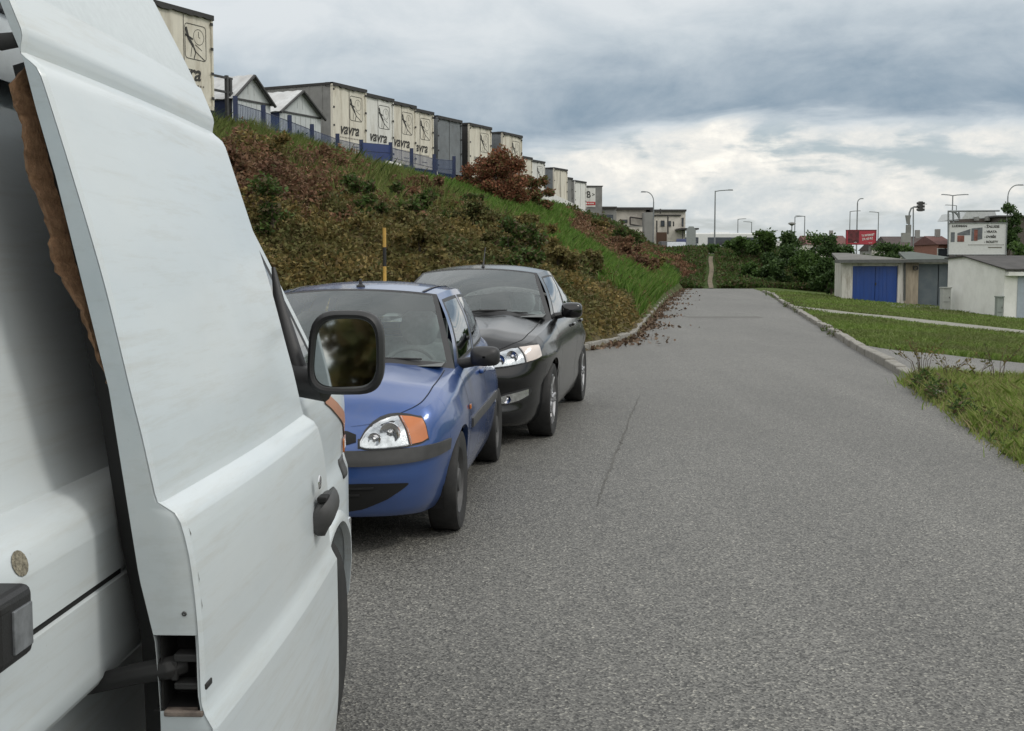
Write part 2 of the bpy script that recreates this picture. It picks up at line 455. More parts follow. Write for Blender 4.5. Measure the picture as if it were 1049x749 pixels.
    def interior(s, rows, wheel=True):
        c = s.c
        d = MB(); b0 = s.base[0]; b1 = s.base[14]
        d.grid([[np.array([x, y, z]) for (y, z) in ((b1[1] + .10, b1[2] - .03), (b1[1] + .34, b1[2] - .01), (b1[1] + .62, b1[2] - .05), (b1[1] + .70, b1[2] - .16), (b1[1] + .68, b1[2] - .5))] for x in np.linspace(-s.W(s.qa, .7)[0] * .82, s.W(s.qa, .7)[0] * .82, 9)])
        d.build('dashboard', M['trim'], s.root, smooth=50)
        for (x, y, kind) in rows:
            o = MB(); zc = c['seat_z']
            def cush(secs, w):
                G = []
                for (yy, zz, hw, th, ang) in secs:
                    ring = []
                    for k in range(16):
                        a = 2 * math.pi * k / 16
                        px = hw * np.sign(math.cos(a)) * abs(math.cos(a)) ** .5; py = th * np.sign(math.sin(a)) * abs(math.sin(a)) ** .6
                        ring.append(np.array([x + px, y + yy + py * math.cos(ang), zz + py * math.sin(ang)]))
                    G.append(ring + [ring[0]])
                o.grid(G); o.add(G[-1][:-1], [tuple(range(16))]); o.add(G[0][:-1], [tuple(range(16))])
            w = .24 if kind == 'front' else .58
            cush([(.0, zc + .02, w * .9, .05, 0), (.06, zc + .2, w, .07, 0), (.11, zc + .42, w * .97, .07, 0), (.14, zc + .56, w * .8, .05, 0), (.145, zc + .58, w * .6, .02, 0)], w)
            o.box((x, y - .25, zc), (w * 2, .5, .14))
            if kind == 'front':
                cush([(.12, zc + .56, .05, .02, 0), (.13, zc + .6, .11, .04, 0), (.14, zc + .68, .135, .055, 0), (.15, zc + .76, .12, .05, 0), (.15, zc + .79, .08, .02, 0)], w)
            else:
                for xx in (-.33, .33):
                    o.box((x + xx, y + .15, zc + .64), (.24, .08, .14))
            o.build('seat', M['seat'], s.root, smooth=50)
        if wheel:
            st = MB(); cx, cy, cz = c['steer']; ring = []
            for k in range(28):
                a = 2 * math.pi * k / 28; ring.append((cx + .185 * math.cos(a), cy + .185 * math.sin(a) * .42, cz + .185 * math.sin(a) * .9))
            st.tube(ring + [ring[0]], .015, 8, False); st.tube([ring[0], ring[14]], .016, 6); st.tube([(cx, cy, cz), ring[21]], .016, 6)
            st.lathe([(0.001, -.02), (.06, -.02), (.06, .02), (0.001, .02)], (cx, cy, cz), 'y', 16)
            st.build('steering_wheel', M['trim'], s.root, smooth=40)
        hl = MB(); hl.grid([[p - np.array([0, 0, .03]) for p in r[3:-3]] for r in s.roof[2:-2]]); hl.build('headlining', M['headlining'], s.root, smooth=60)
        a = s.ws[len(s.ws) // 2][-3]
        MB().box((0, a[1] + .10, a[2] - .05), (.22, .03, .06)).build('rear_view_mirror', M['black'], s.root, bevel=.01)
    def wheel(s, x, y, r, w, style, rim):
        g = 1 if x > 0 else -1; hw = w / 2; ri = rim
        o = MB().lathe([(ri, -hw * .8), (r * .9, -hw), (r * .965, -hw * .93), (r, -hw * .7), (r, hw * .7), (r * .965, hw * .93), (r * .9, hw), (ri, hw * .8)], (x, y, c_z(s, r)), 'x', 40).build('wheel', M['rubber'], s.root, smooth=40)
        z = c_z(s, r); f = g * hw
        m = MB()
        if style == 'steel':
            m.lathe([(ri, f * .82), (ri * .96, f * .7), (ri * .86, f * .35), (ri * .74, f * .3), (ri * .62, f * .62), (ri * .38, f * .66), (ri * .33, f * .82), (.02, f * .86), (.001, f * .86)], (x, y, z), 'x', 40)
            for k in range(8):
                a = 2 * math.pi * k / 8
                m.lathe([(.001, f * .655), (.014, f * .655), (.014, f * .45)], (x, y + ri * .5 * math.cos(a), z + ri * .5 * math.sin(a)), 'x', 8)
            m.build('rim', M['grey_plastic'], o, smooth=35)
        else:
            m.lathe([(ri, f * .84), (ri * .965, f * .86), (ri * .93, f * .6), (ri * .9, -f * .3)], (x, y, z), 'x', 40)
            m.lathe([(.001, f * .72), (.05, f * .72), (.062, f * .6), (.062, f * .3)], (x, y, z), 'x', 20)
            for k in range(style):
                a = 2 * math.pi * k / style; ca, sa = math.cos(a), math.sin(a)
                for da in (-.13, .13):
                    cb, sb = math.cos(a + da), math.sin(a + da)
                    p = [(x + f * .68, y + .05 * ca, z + .05 * sa), (x + f * .66, y + ri * .55 * math.cos(a + da * .7), z + ri * .55 * math.sin(a + da * .7)), (x + f * .78, y + ri * .94 * cb, z + ri * .94 * sb)]
                    m.tube(p, [.02, .017, .017], 6)
            m.build('rim', M['alloy'], o, smooth=40)
            MB().lathe([(.001, f * .2), (ri * .8, f * .2), (ri * .8, f * .1)], (x, y, z), 'x', 24).build('brake_disc', M['grey_plastic'], o)
        return o
    def door_mirror(s, x, y, z, mat, g=1, w=.19, h=.13):
        o = MB(); G = []
        for (t, k) in ((0, .55), (.03, .86), (.09, 1), (.15, .93), (.19, .6), (.2, .1)):
            ring = []
            for i in range(20):
                a = 2 * math.pi * i / 20
                ring.append(np.array([x + g * (.06 + w / 2 + (w / 2) * k * np.sign(math.cos(a)) * abs(math.cos(a)) ** .55), y + .10 - t * .8, z + (h / 2) * k * np.sign(math.sin(a)) * abs(math.sin(a)) ** .6]))
            G.append(ring + [ring[0]])
        o.grid(G); o.add(G[0][:-1], [tuple(range(20))])
        o.tube([(x - g * .03, y + .04, z - h * .42), (x + g * .1, y + .05, z - h * .25)], [.035, .03], 8)
        h_ = o.build('door_mirror', mat, s.root, smooth=50)
        G0 = [p + np.array([0, .004, 0]) for p in G[1][:-1]]
        c0 = sum(G0) / 20; MB().add([c0 + (p - c0) * .82 + np.array([0, .02, 0]) for p in G0], [tuple(range(20))]).build('mirror_glass', M['mirror'], h_)
def c_z(s, r): return r - .002

def headlamp(car, q, parent_name, amber, n_ref=None, g=1):
    """q: (s,zlo,zhi) outline from inner to outer; last share is the indicator"""
    b = car.patch('headlight', M['lamp_back'], q, 0, 0, off=.004, thick=.03, nz=8, nq=30, sgn=g)[0]
    return b
M['lamp_back'] = M['reflector']
# ------------------------------------------------------------------ blue hatchback
def lamp_unit(car, g, outline, split, amber, bowls):
    """outline: list of (s, zlo, zhi); split = fraction where the indicator starts"""
    grow = [(q, lo - .012, hi + .012) for q, lo, hi in outline]
    base = car.patch('headlight', M['black'], [(grow[0][0] - .012,) + grow[0][1:]] + grow + [(grow[-1][0] + .012,) + grow[-1][1:]], 0, 0, off=.004, thick=.03, nq=30, sgn=g)[0]
    n = len(outline) - 1
    def sub(a, b):
        us = np.linspace(a * n, b * n, 14); A = np.array(outline)
        return [tuple(np.interp(u, range(n + 1), A[:, i]) for i in range(3)) for u in us]
    car.patch('reflector', M['reflector'], sub(0, split - .02), 0, 0, off=.007, thick=.004, nq=30, sgn=g, parent=base)
    car.patch('indicator', amber, sub(split, 1), 0, 0, off=.012, thick=.008, nq=20, sgn=g, parent=base)
    for (f, r, dz) in bowls:
        A = np.array(outline); u = f * n
        q, lo, hi = (np.interp(u, range(n + 1), A[:, i]) for i in range(3))
        p = car.W(q, (lo + hi) / 2 + dz, .012, g)
        MB().lathe([(r, -.004), (r * .97, -.014), (r * .9, -.012), (r * .6, -.004), (r * .3, -.002), (r * .28, -.011), (.001, -.015)], tuple(p), 'y', 28).build('lamp_bowl', M['chrome'], base, smooth=30)
    car.patch('lens', M['lens'], sub(0, split), 0, 0, off=.026, thick=.006, nq=30, sgn=g, parent=base)
    return base

def place_car(root, wheel_px, theta, local):
    g = at_z(wheel_px[0], wheel_px[1], 0.0)
    c, s_ = math.cos(-theta), math.sin(-theta)
    root.location = (g[0] - (local[0] * c - local[1] * s_), g[1] - (local[0] * s_ + local[1] * c), 0)
    root.rotation_euler = (0, 0, -theta)

hb = empty('parked_car', label='small blue hatchback with black bumper strip and amber indicators, parked nose to the white van', cat='car', group='parked cars')
cfg = dict(L=3.83, plan=[(0, 0), (.30, .018), (.54, .085), (.69, .22), (.765, .45), (.80, .80), (.812, 1.4), (.815, 2.4), (.79, 3.1), (.72, 3.55), (.55, 3.75), (.3, 3.81), (0, 3.83)],
    top=[(0, .655), (.1, .69), (.3, .755), (.6, .825), (1.15, .885), (1.7, .90), (2.6, .93), (3.3, .95), (3.83, .95)],
    side=[(.16, .10), (.24, .045), (.34, .018), (.46, .004), (.56, 0), (.66, .01), (.76, .026), (.86, .05), (.97, .085)],
    front=[(.16, .12), (.22, .05), (.30, .02), (.40, 0), (.50, 0), (.56, .012), (.64, .055), (.70, .09), (.78, .17), (.9, .3)],
    rear=[(.16, .1), (.3, .02), (.5, 0), (.7, .03), (.95, .08)],
    sill=[(0, .20), (.3, .19), (.8, .2), (1.6, .19), (3.0, .2), (3.83, .26)],
    axles=(.77, 3.216), arch=.315, axle_z=.285, ya=1.15, yc=3.52, bow=.24, rbow=.06, crown=.055, ridge=.006,
    wt=.525, yt=1.76, zt=1.315, tbow=.10, tcr=.035, rcr=.055, rtbow=.06,
    roofedge=[(.55, 2.2, 1.335), (.545, 2.8, 1.325), (.50, 3.22, 1.26)],
    segs=[(0, .055, 'paint'), (.055, .085, 'seal'), (.085, .40, 'glass'), (.40, .425, 'seal'), (.425, .45, 'paint'), (.45, .475, 'seal'), (.475, .70, 'glass'), (.70, .712, 'seal'), (.712, .79, 'glass'), (.79, .81, 'seal'), (.81, 1, 'paint')],
    vsegs=[(0, .03, 'sill'), (.03, .08, 'frame'), (.08, .86, 'glass'), (.86, .91, 'frame'), (.91, 1, 'sill')],
    seat_z=.40, steer=(.36, 1.66, .80),
    extra=lambda y, z: .022 * math.exp(-((abs(y - .77)) / .42) ** 2) * math.exp(-((z - .62) / .13) ** 2) + .02 * math.exp(-(abs(y - 3.2) / .42) ** 2) * math.exp(-((z - .62) / .13) ** 2))
H = Car(hb, cfg); H.shell(M['blue_paint']); H.cabin(M['blue_paint'])
H.interior([(.36, 1.98, 'front'), (-.36, 1.98, 'front'), (0, 2.72, 'rear')])
tk = .64
for (x, y) in ((.72, .77), (-.72, .77), (.72, 3.216), (-.72, 3.216)): H.wheel(x, y, .285, .17, 'steel', .185)
# bumper strip, lower grille, intake, lamps
H.patch('bumper_strip', M['grey_plastic'], [(H.sx(0.0), .475, .555), (H.sx(.4), .475, .555), (H.sx(.62), .485, .56), (H.sx(.72), .497, .565), (H.sy(.44), .51, .57)], 0, 0, off=.014, thick=.02, both=True, nq=40)
H.patch('grille', M['void'], [(H.sx(0), .582, .652), (H.sx(.18), .583, .654), (H.sx(.30), .585, .648), (H.sx(.345), .597, .632)], 0, 0, off=.004, both=True)
for k in range(3):
    z = .597 + k * .018
    H.patch('grille_bar', M['black'], [(H.sx(0), z, z + .007), (H.sx(.27), z + .003, z + .008)], 0, 0, off=.012, thick=.012, both=True, nz=1)
H.patch('lower_intake', M['void'], [(H.sx(0), .215, .385), (H.sx(.22), .22, .385), (H.sx(.38), .245, .385), (H.sx(.5), .295, .382), (H.sx(.58), .35, .378), (H.sx(.60), .368, .376)], 0, 0, off=.003, both=True)
for k in range(4):
    z = .25 + k * .035
    H.patch('intake_bar', M['black'], [(H.sx(0), z, z + .01), (H.sx(.22 + .07 * k), z, z + .01)], 0, 0, off=.012, thick=.012, both=True, nz=1)
H.patch('number_plate', plain('plate_white', (.7, .7, .68), .5), [(H.sx(0), .37, .475), (H.sx(.25), .37, .475)], 0, 0, off=.02, thick=.014, both=True)
for g in (1, -1):
    lamp_unit(H, g, [(H.sx(.365), .578, .60), (H.sx(.39), .570, .640), (H.sx(.435), .567, .675), (H.sx(.49), .568, .698), (H.sx(.56), .572, .712), (H.sx(.62), .578, .716), (H.sx(.665), .585, .712), (H.sx(.69), .60, .70)], .70, M['amber'], [(.50, .054, 0.002), (.30, .034, -.010)])
H.strip('panel_gap', M['void'], [(H.sy(1.16), .25), (H.sy(1.14), .55), (H.sy(1.10), .86)], .007)
H.strip('panel_gap', M['void'], [(H.sy(2.14), .25), (H.sy(2.16), .6), (H.sy(2.18), .90)], .007)
H.strip('panel_gap', M['void'], [(H.sy(2.95), .55), (H.sy(3.05), .7), (H.sy(3.08), .92)], .007)
H.patch('side_moulding', M['grey_plastic'], [(H.sy(1.17), .53, .585), (H.sy(2.1), .53, .585), (H.sy(2.86), .53, .585)], 0, 0, off=.012, thick=.016, both=True, nq=30)
for g in (1, -1):
    for y in (2.02, 2.85):
        p = H.W(H.sy(y), .80, .016, g)
        MB().box(p, (.028, .17, .03)).build('door_handle', M['blue_paint'], hb, bevel=.01)
    H.door_mirror(g * .725, 1.34, .945, M['black'], g, .185, .125)
    p = H.W(H.sy(1.10), .665, .008, g); MB().box(p, (.012, .05, .03)).build('side_repeater', M['amber'], hb, bevel=.006)
def hood_line(car, fx, y0, y1, name='bonnet_gap', w=.006):
    for g in (1, -1):
        mb = MB(); G = []
        for r in car.hood:
            i = (1 + g * fx) / 2 * 28; k = int(min(27, max(0, math.floor(i)))); t = i - k
            p = r[k] * (1 - t) + r[k + 1] * t
            if y0 < p[1] < y1: G.append([p + np.array([-w / 2, 0, .0025]), p + np.array([w / 2, 0, .0025])])
        mb.grid(G).build(name, M['void'], car.root)
hood_line(H, .93, .12, 1.05)
def wiper(car, x0, x1, y):
    def b(x, k, dz):
        ws = car.ws; i = int(np.argmin(abs(ws[:, 1, 0] - x))); a = ws[i, 0] + (ws[i, 4] - ws[i, 0]) * k
        return a + np.array([0, -.012, .016 + dz])
    MB().tube([b(x0, -.12, 0), b((x0 + x1) / 2, .1, .006), b(x1, .16, .004)], [.011, .009, .006], 6).build('wiper', M['black'], car.root)
    MB().tube([b(x1 - .28, .12, .0), b(x1 + .2, .22, 0)], .006, 6).build('wiper', M['black'], car.root)
wiper(H, .02, .34, 0); wiper(H, -.55, -.2, 0)
r = H.roof[6][len(H.roof[6]) // 2]
MB().lathe([(.03, 0), (.028, .012), (.012, .022), (.008, .05), (.001, .055)], tuple(r + np.array([.02, 0, -.003])), 'z', 16).build('aerial', M['black'], hb, smooth=40)
for g in (1, -1):
    G = []
    for e in H.roof[2:-3]:
        i = 26 if g > 0 else 4; p = e[i]; G.append([p + np.array([-.011, 0, .004]), p + np.array([.011, 0, .004])])
    MB().grid(G).build('roof_gutter', M['black'], hb)
place_car(hb, (474, 541.5), R(4.3), (.805, .77))

# ------------------------------------------------------------------ dark saloon
ds = empty('parked_car', label='large black car with clear headlights and thin roof aerial, behind the blue hatchback', cat='car', group='parked cars')
cfg = dict(L=4.78, plan=[(0, 0), (.34, .025), (.60, .10), (.77, .26), (.862, .52), (.905, .95), (.92, 1.6), (.925, 2.6), (.915, 3.5), (.86, 4.2), (.72, 4.62), (.42, 4.75), (0, 4.78)],
    top=[(0, .735), (.1, .775), (.3, .845), (.6, .905), (1.55, 1.00), (2.2, 1.01), (3.2, 1.04), (4.1, 1.09), (4.78, 1.07)],
    side=[(.15, .12), (.22, .06), (.34, .03), (.48, .03), (.60, .012), (.74, 0), (.84, .02), (.95, .06), (1.1, .11)],
    front=[(.15, .14), (.20, .06), (.28, .03), (.36, .045), (.48, .035), (.55, .0), (.62, .005), (.72, .055), (.80, .12), (.95, .26)],
    rear=[(.16, .1), (.3, .02), (.6, 0), (.8, .03), (1.1, .08)],
    sill=[(0, .17), (.4, .17), (.95, .18), (2, .19), (4.78, .24)],
    axles=(.95, 3.80), arch=.368, axle_z=.325, ya=1.56, yc=4.36, bow=.33, rbow=.05, crown=.06, ridge=.014,
    wt=.575, yt=2.28, zt=1.425, tbow=.12, tcr=.045, rcr=.065, rtbow=.06,
    roofedge=[(.60, 2.9, 1.445), (.575, 3.5, 1.40), (.50, 4.0, 1.28)],
    segs=[(0, .06, 'paint'), (.06, .085, 'seal'), (.085, .39, 'glass'), (.39, .45, 'seal'), (.45, .70, 'glass'), (.70, .715, 'seal'), (.715, .80, 'glass'), (.80, .82, 'seal'), (.82, 1, 'paint')],
    vsegs=[(0, .02, 'sill'), (.02, .06, 'frame'), (.06, .86, 'glass'), (.86, .90, 'frame'), (.90, 1, 'sill')],
    seat_z=.44, steer=(.38, 2.12, .88),
    extra=lambda y, z: .02 * math.exp(-((abs(y - .95)) / .5) ** 2) * math.exp(-((z - .66) / .12) ** 2) + .025 * math.exp(-(abs(y - 3.8) / .5) ** 2) * math.exp(-((z - .7) / .14) ** 2))
S = Car(ds, cfg); S.shell(M['dark_paint']); S.cabin(M['dark_paint'])
S.interior([(.38, 2.5, 'front'), (-.38, 2.5, 'front'), (0, 3.35, 'rear')])
for (x, y) in ((.80, .95), (-.80, .95), (.80, 3.80), (-.80, 3.80)): S.wheel(x, y, .325, .215, 5, .222)
S.patch('grille', M['void'], [(S.sx(0), .60, .70), (S.sx(.30), .60, .70), (S.sx(.36), .63, .69)], 0, 0, off=.004, both=True)
S.patch('grille_bar', M['chrome'], [(S.sx(0), .645, .665), (S.sx(.33), .645, .665)], 0, 0, off=.014, thick=.012, both=True, nz=1)
S.patch('lower_intake', M['void'], [(S.sx(0), .26, .50), (S.sx(.34), .26, .50), (S.sx(.44), .36, .49)], 0, 0, off=.004, both=True)
S.patch('number_plate', plain('plate_white', (.7, .7, .68), .5), [(S.sx(0), .46, .57), (S.sx(.26), .46, .57)], 0, 0, off=.02, thick=.014, both=True)
for g in (1, -1):
    lamp_unit(S, g, [(S.sx(.40), .665, .685), (S.sx(.45), .667, .73), (S.sx(.53), .672, .765), (S.sx(.62), .68, .79), (S.sx(.70), .692, .81), (S.sx(.77), .706, .826), (S.sx(.815), .722, .836), (S.sx(.845), .745, .838)], .70, M['pale_amber'], [(.34, .05, .002), (.54, .05, .004)])
    fl = S.patch('fog_lamp', M['black'], [(S.sx(.53), .355, .43), (S.sx(.62), .352, .455), (S.sx(.72), .375, .475), (S.sx(.79), .41, .49), (S.sx(.81), .455, .488)], 0, 0, off=.006, thick=.02, sgn=g)[0]
    S.patch('reflector', M['reflector'], [(S.sx(.55), .37, .42), (S.sx(.62), .365, .44), (S.sx(.72), .388, .46), (S.sx(.785), .425, .476)], 0, 0, off=.012, thick=.008, sgn=g, parent=fl)
    p = S.W(S.sx(.62), .405, .018, g); MB().lathe([(.036, -.012), (.032, -.002), (.016, .006), (.001, -.004)], tuple(p), 'y', 20).build('lamp_bowl', M['chrome'], fl, smooth=40)
    S.door_mirror(g * .80, 1.86, 1.075, M['dark_paint'], g, .205, .15)
    for y in (2.72, 3.62):
        p = S.W(S.sy(y), .905, .02, g); MB().box(p, (.03, .2, .032)).build('door_handle', M['dark_paint'], ds, bevel=.012)
    G = []
    for e in np.linspace(.07, .80, 24): G.append([S.P(e, .015) + np.array([g * .006, 0, 0]), S.P(e, .015) + np.array([g * .006, 0, .016])])
S.strip('panel_gap', M['void'], [(S.sy(1.5), .25), (S.sy(1.48), .6), (S.sy(1.52), .96)], .007)
S.strip('panel_gap', M['void'], [(S.sy(2.82), .25), (S.sy(2.84), .6), (S.sy(2.86), 1.0)], .007)
S.strip('panel_gap', M['void'], [(S.sy(3.4), .6), (S.sy(3.62), .8), (S.sy(3.7), 1.05)], .007)
hood_line(S, .90, .16, 1.45); wiper(S, .02, .4, 0); wiper(S, -.6, -.2, 0)
r = S.roof[5][len(S.roof[5]) // 2]
MB().tube([tuple(r + np.array([.02, .02, -.005])), tuple(r + np.array([.02, .04, .03])), tuple(r + np.array([.02, .16, .20]))], [.022, .009, .004], 8).build('aerial', M['black'], ds)
place_car(ds, (568, 446), R(8.6), (.908, .95))

# ------------------------------------------------------------------ white van
VA = math.atan(.0315)
van = empty('white_van', (-.675, 0, 0), -VA, 'worn white panel van nearest the camera with its sliding side door popped open', 'van')
M['van_white'] = None
def van_mat(name, base, scuff, rough=.3):
    m, nt, b = nodes(name)
    d = noise(nt, 3.0, 10, .72, stretch=(1, .35, 1.3), dist=.5); s_ = noise(nt, 9, 8, .75, stretch=(1, .2, 3))
    f = noise(nt, 60, 3, .7)
    col = ramp(nt, d, [(.35, tuple(x * .93 for x in base)), (.6, base)])
    col = mix(nt, ramp(nt, s_, [(.50, (0,) * 3), (.72, (.5,) * 3)]), col, scuff)
    g_ = noise(nt, 1.1, 7, .65, stretch=(1, .5, 1)); col = mix(nt, ramp(nt, g_, [(.45, (0,) * 3), (.7, (.35,) * 3)]), col, (.66, .655, .61))
    col = mix(nt, ramp(nt, f, [(.70, (0,) * 3), (.78, (.25,) * 3)]), col, tuple(x * .6 for x in scuff))
    nt.links.new(col, b.inputs['Base Color'])
    rr = N(nt, 'ShaderNodeMapRange'); nt.links.new(s_, rr.inputs[0]); rr.inputs[3].default_value = rough * .8; rr.inputs[4].default_value = rough * 1.9
    nt.links.new(rr.outputs[0], b.inputs['Roughness']); b.inputs['Coat Weight'].default_value = .35; b.inputs['Coat Roughness'].default_value = .12
    return m
M['van_white'] = van_mat('van_white', (.575, .635, .665), (.40, .395, .35))
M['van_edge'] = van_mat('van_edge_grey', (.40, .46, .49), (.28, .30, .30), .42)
M['roof_white'] = plain('roof_gelcoat', (.56, .605, .625), .6, var=.05, scale=40, bmp=.08, bscale=90)
PR = np.array([(.25, -.07), (.36, -.012), (.5, 0), (.78, 0), (.81, -.003), (.85, -.018), (.90, -.018), (1.0, -.010), (1.06, -.013), (1.11, -.025), (1.135, -.040), (1.155, -.066), (1.175, -.074), (1.30, -.106), (1.55, -.178), (1.86, -.272), (1.92, -.30)])
RP = np.array([(.25, -.10), (.84, -.075), (.862, -.060), (.868, -.008), (.88, 0), (1.012, 0), (1.016, -.008), (1.022, -.008), (1.026, 0), (1.10, -.002), (1.135, -.014), (1.155, -.036), (1.165, -.066), (1.20, -.080), (1.30, -.106), (1.55, -.178), (1.80, -.252), (1.86, -.272), (1.92, -.30)])
NO = np.array([(3.8, 0), (4.05, .008), (4.25, .035), (4.45, .085), (4.6, .15), (4.7, .26), (4.76, .45)])
def vx(y, z, prof=PR): return float(np.interp(z, prof[:, 0], prof[:, 1]) - np.interp(y, NO[:, 0], NO[:, 1]))
AY, AZ, AR = 3.80, .315, .375
def vzb(y): return max(.30, AZ + math.sqrt(AR ** 2 - (y - AY) ** 2)) if abs(y - AY) < AR else .30
HT = np.array([(3.9, 1.175), (4.15, 1.08), (4.4, .98), (4.6, .88), (4.76, .76)])
body = MB(); WD = 1.86
def mir(p): return np.array([-WD - p[0], p[1], p[2]])
zs = sorted(set(list(RP[:, 0]) + list(np.linspace(.3, 1.92, 60))))
zs = [z for z in zs if z >= .3]
rear = [[np.array([vx(y, z, RP), y, z]) for z in zs] for y in np.linspace(.05, 1.80, 12)]
def jr(z): return (.04, 2.30)
rear += [[np.array([vx(1.9, z, RP) - jr(z)[0] * (1 - math.cos(a)), jr(z)[1] - jr(z)[0] + jr(z)[0] * math.sin(a), z]) for z in zs] for a in np.linspace(.02, math.pi / 2, 16)]
body.grid(rear)
MB().grid([[p, np.array([-.50, p[1], p[2]])] for p in rear[-1]]).build('door_jamb', M['void'], van)
body.grid([[p, np.array([-WD / 2, .0, p[2]])] for p in rear[0]])
zf = [z for z in np.linspace(0, 1, 26)]
ycol = sorted(list(np.linspace(2.95, 4.76, 40)) + [AY - AR * math.cos(a) for a in np.linspace(0, math.pi, 25)] + [AY - AR - .003, AY + AR + .003])
low = [[np.array([vx(y, vzb(y) + (float(np.interp(y, HT[:, 0], HT[:, 1])) - vzb(y)) * t), y, vzb(y) + (float(np.interp(y, HT[:, 0], HT[:, 1])) - vzb(y)) * t]) for t in zf] for y in ycol]
body.grid(low); body.grid([[r_[0], r_[0] + np.array([-.05, 0, 0])] for r_ in low])
body.grid([[p, np.array([-.40, 2.95, p[2]])] for p in low[0]])
ymax = lambda z: 3.96 - .62 * (z - 1.165) / .7
up = [[np.array([vx(2, z), 2.95 + (ymax(z) - 2.95) * t, z]) for z in np.linspace(1.175, 1.92, 16)] for t in np.linspace(0, 1, 12)]
body.grid(up)
# left side, bonnet, nose
full = [[mir(np.array([vx(y, .3 + 1.6 * t), y, .3 + 1.6 * t])) for t in np.linspace(0, 1, 24)] for y in np.linspace(.05, 3.4, 10)]
body.grid(full); body.grid([[mir(p) for p in r_] for r_ in low]); body.grid([[mir(p) for p in r_] for r_ in up])
hood = []
for r_ in low:
    if r_[-1][1] >= 3.9:
        a, b_ = r_[-1], mir(r_[-1]); hood.append([a + (b_ - a) * t + np.array([0, .12 * (1 - (2 * t - 1) ** 2), .05 * (1 - (2 * t - 1) ** 2)]) for t in np.linspace(0, 1, 17)])
body.grid(hood)
nose = low[-1]; body.grid([[p + (mir(p) - p) * t + np.array([0, .12 * (1 - (2 * t - 1) ** 2), .0]) for t in np.linspace(0, 1, 17)] for p in nose])
body.build('body', M['van_white'], van, smooth=35)
# high roof
rp = [(1.80, -.215), (1.905, -.206), (1.96, -.224), (2.03, -.257), (2.18, -.332), (2.30, -.402), (2.39, -.50), (2.44, -.62), (2.46, -.93)]
rsec = []
for y, k in ((.0, 1), (.5, 1), (1.5, 1), (2.6, 1), (3.05, 1), (3.2, .985), (3.3, .88), (3.38, .5), (3.42, 0)):
    half = [np.array([x, y, 1.86 + (z - 1.86) * (k if z > 1.86 else 1)]) for z, x in rp]
    ins_ = float(np.interp(y, [3.1, 3.2, 3.3, 3.38, 3.42], [0, .015, .08, .22, .45]))
    for p in half[:-1]: p[0] -= ins_
    rsec.append(half + [mir(p) for p in reversed(half[:-1])])
MB().grid(rsec).build('roof', M['roof_white'], van, smooth=40)
MB().box((-.205, 1.25, 1.917), (.012, 2.4, .028)).build('roof_gutter', M['black'], van, bevel=.004)
# cab windscreen and front door glass
ws = [[np.array([0, 0, 0])] * 2]
wsb, wst = low[0][-1], None
a0, a1 = np.array([-.16, 3.98, 1.185]), np.array([-.33, 3.40, 1.85])
MB().grid([[a0 + (mir(a0) - a0) * u + np.array([0, .22 * (1 - (2 * u - 1) ** 2), .01]) if v == 0 else a1 + (mir(a1) - a1) * u + np.array([0, .12 * (1 - (2 * u - 1) ** 2), .02]) for u in np.linspace(0, 1, 15)] for v in (0, 1)]).build('windscreen', plain('dark_glass', (.01, .012, .012), .03, var=.02, coat=1), van, smooth=60)
dg = bpy.data.materials['dark_glass']
MB().grid([[np.array([vx(2, z) + .005, 3.00 + (ymax(z) - .10 - 3.00) * t, z]) for z in np.linspace(1.20, 1.76, 8)] for t in np.linspace(0, 1, 8)]).build('door_window', dg, van, smooth=60)
MB().grid([[np.array([vx(2, z) + .0035, 2.965 + (ymax(z) - .06 - 2.965) * t, z]) for z in np.linspace(1.18, 1.80, 8)] for t in np.linspace(0, 1, 8)]).build('window_seal', M['black'], van, smooth=60)
# dark sheets for the shaded interior, one added to keep light from the gap
inn_ = lambda z: float(np.interp(z, [.36, .84, .94, 1.04, 1.317, 1.629, 1.727, 1.80], [-.08, -.085, -.09, -.112, -.149, -.219, -.245, -.262])) - .012
cv = MB(); cv.box((-.52, 2.5, 1.12), (.02, .92, 1.62)); cv.grid([[np.array([vx(2, z) - .02 + (inn_(z) + .178 - .012 - vx(2, z)) * t, 2.335, z]) for t in (0, 1)] for z in np.linspace(.42, 1.80, 24)]); cv.box((-.42, 2.965, 1.12), (.22, .02, 1.62)); cv.box((-.25, 2.5, .31), (.3, .88, .04)); cv.box((-.36, 2.5, 1.90), (.12, .9, .03)); cv.box((-.93, 2.2, .32), (1.5, 4.2, .06)); cv.build('dark_gap_sheets', M['void'], van)
MB().grid([[np.array([-.045, AY - (AR + .012) * math.cos(a), AZ + (AR + .012) * math.sin(a)]), np.array([-.34, AY - (AR + .012) * math.cos(a), AZ + (AR + .012) * math.sin(a)])] for a in np.linspace(-.3, math.pi + .3, 20)]).build('wheel_housing', M['void'], van)
MB().box((-.35, AY, .6), (.02, .8, .8)).build('wheel_housing', M['void'], van)
for (x, y) in ((-.115, AY), (-WD + .115, AY), (-.115, .75), (-WD + .115, .75)):
    g = 1 if x > -1 else -1; hw = .1
    w = MB().lathe([(.2, -.085), (.29, -.1), (.308, -.09), (.312, -.06), (.312, .06), (.308, .09), (.29, .1), (.2, .085)], (x, y, .31), 'x', 44).build('wheel', M['rubber'], van, smooth=40)
    MB().lathe([(.2, g * .085), (.185, g * .07), (.165, g * .03), (.12, g * .05), (.07, g * .075), (.001, g * .08)], (x, y, .31), 'x', 36).build('rim', M['grey_plastic'], w, smooth=40)
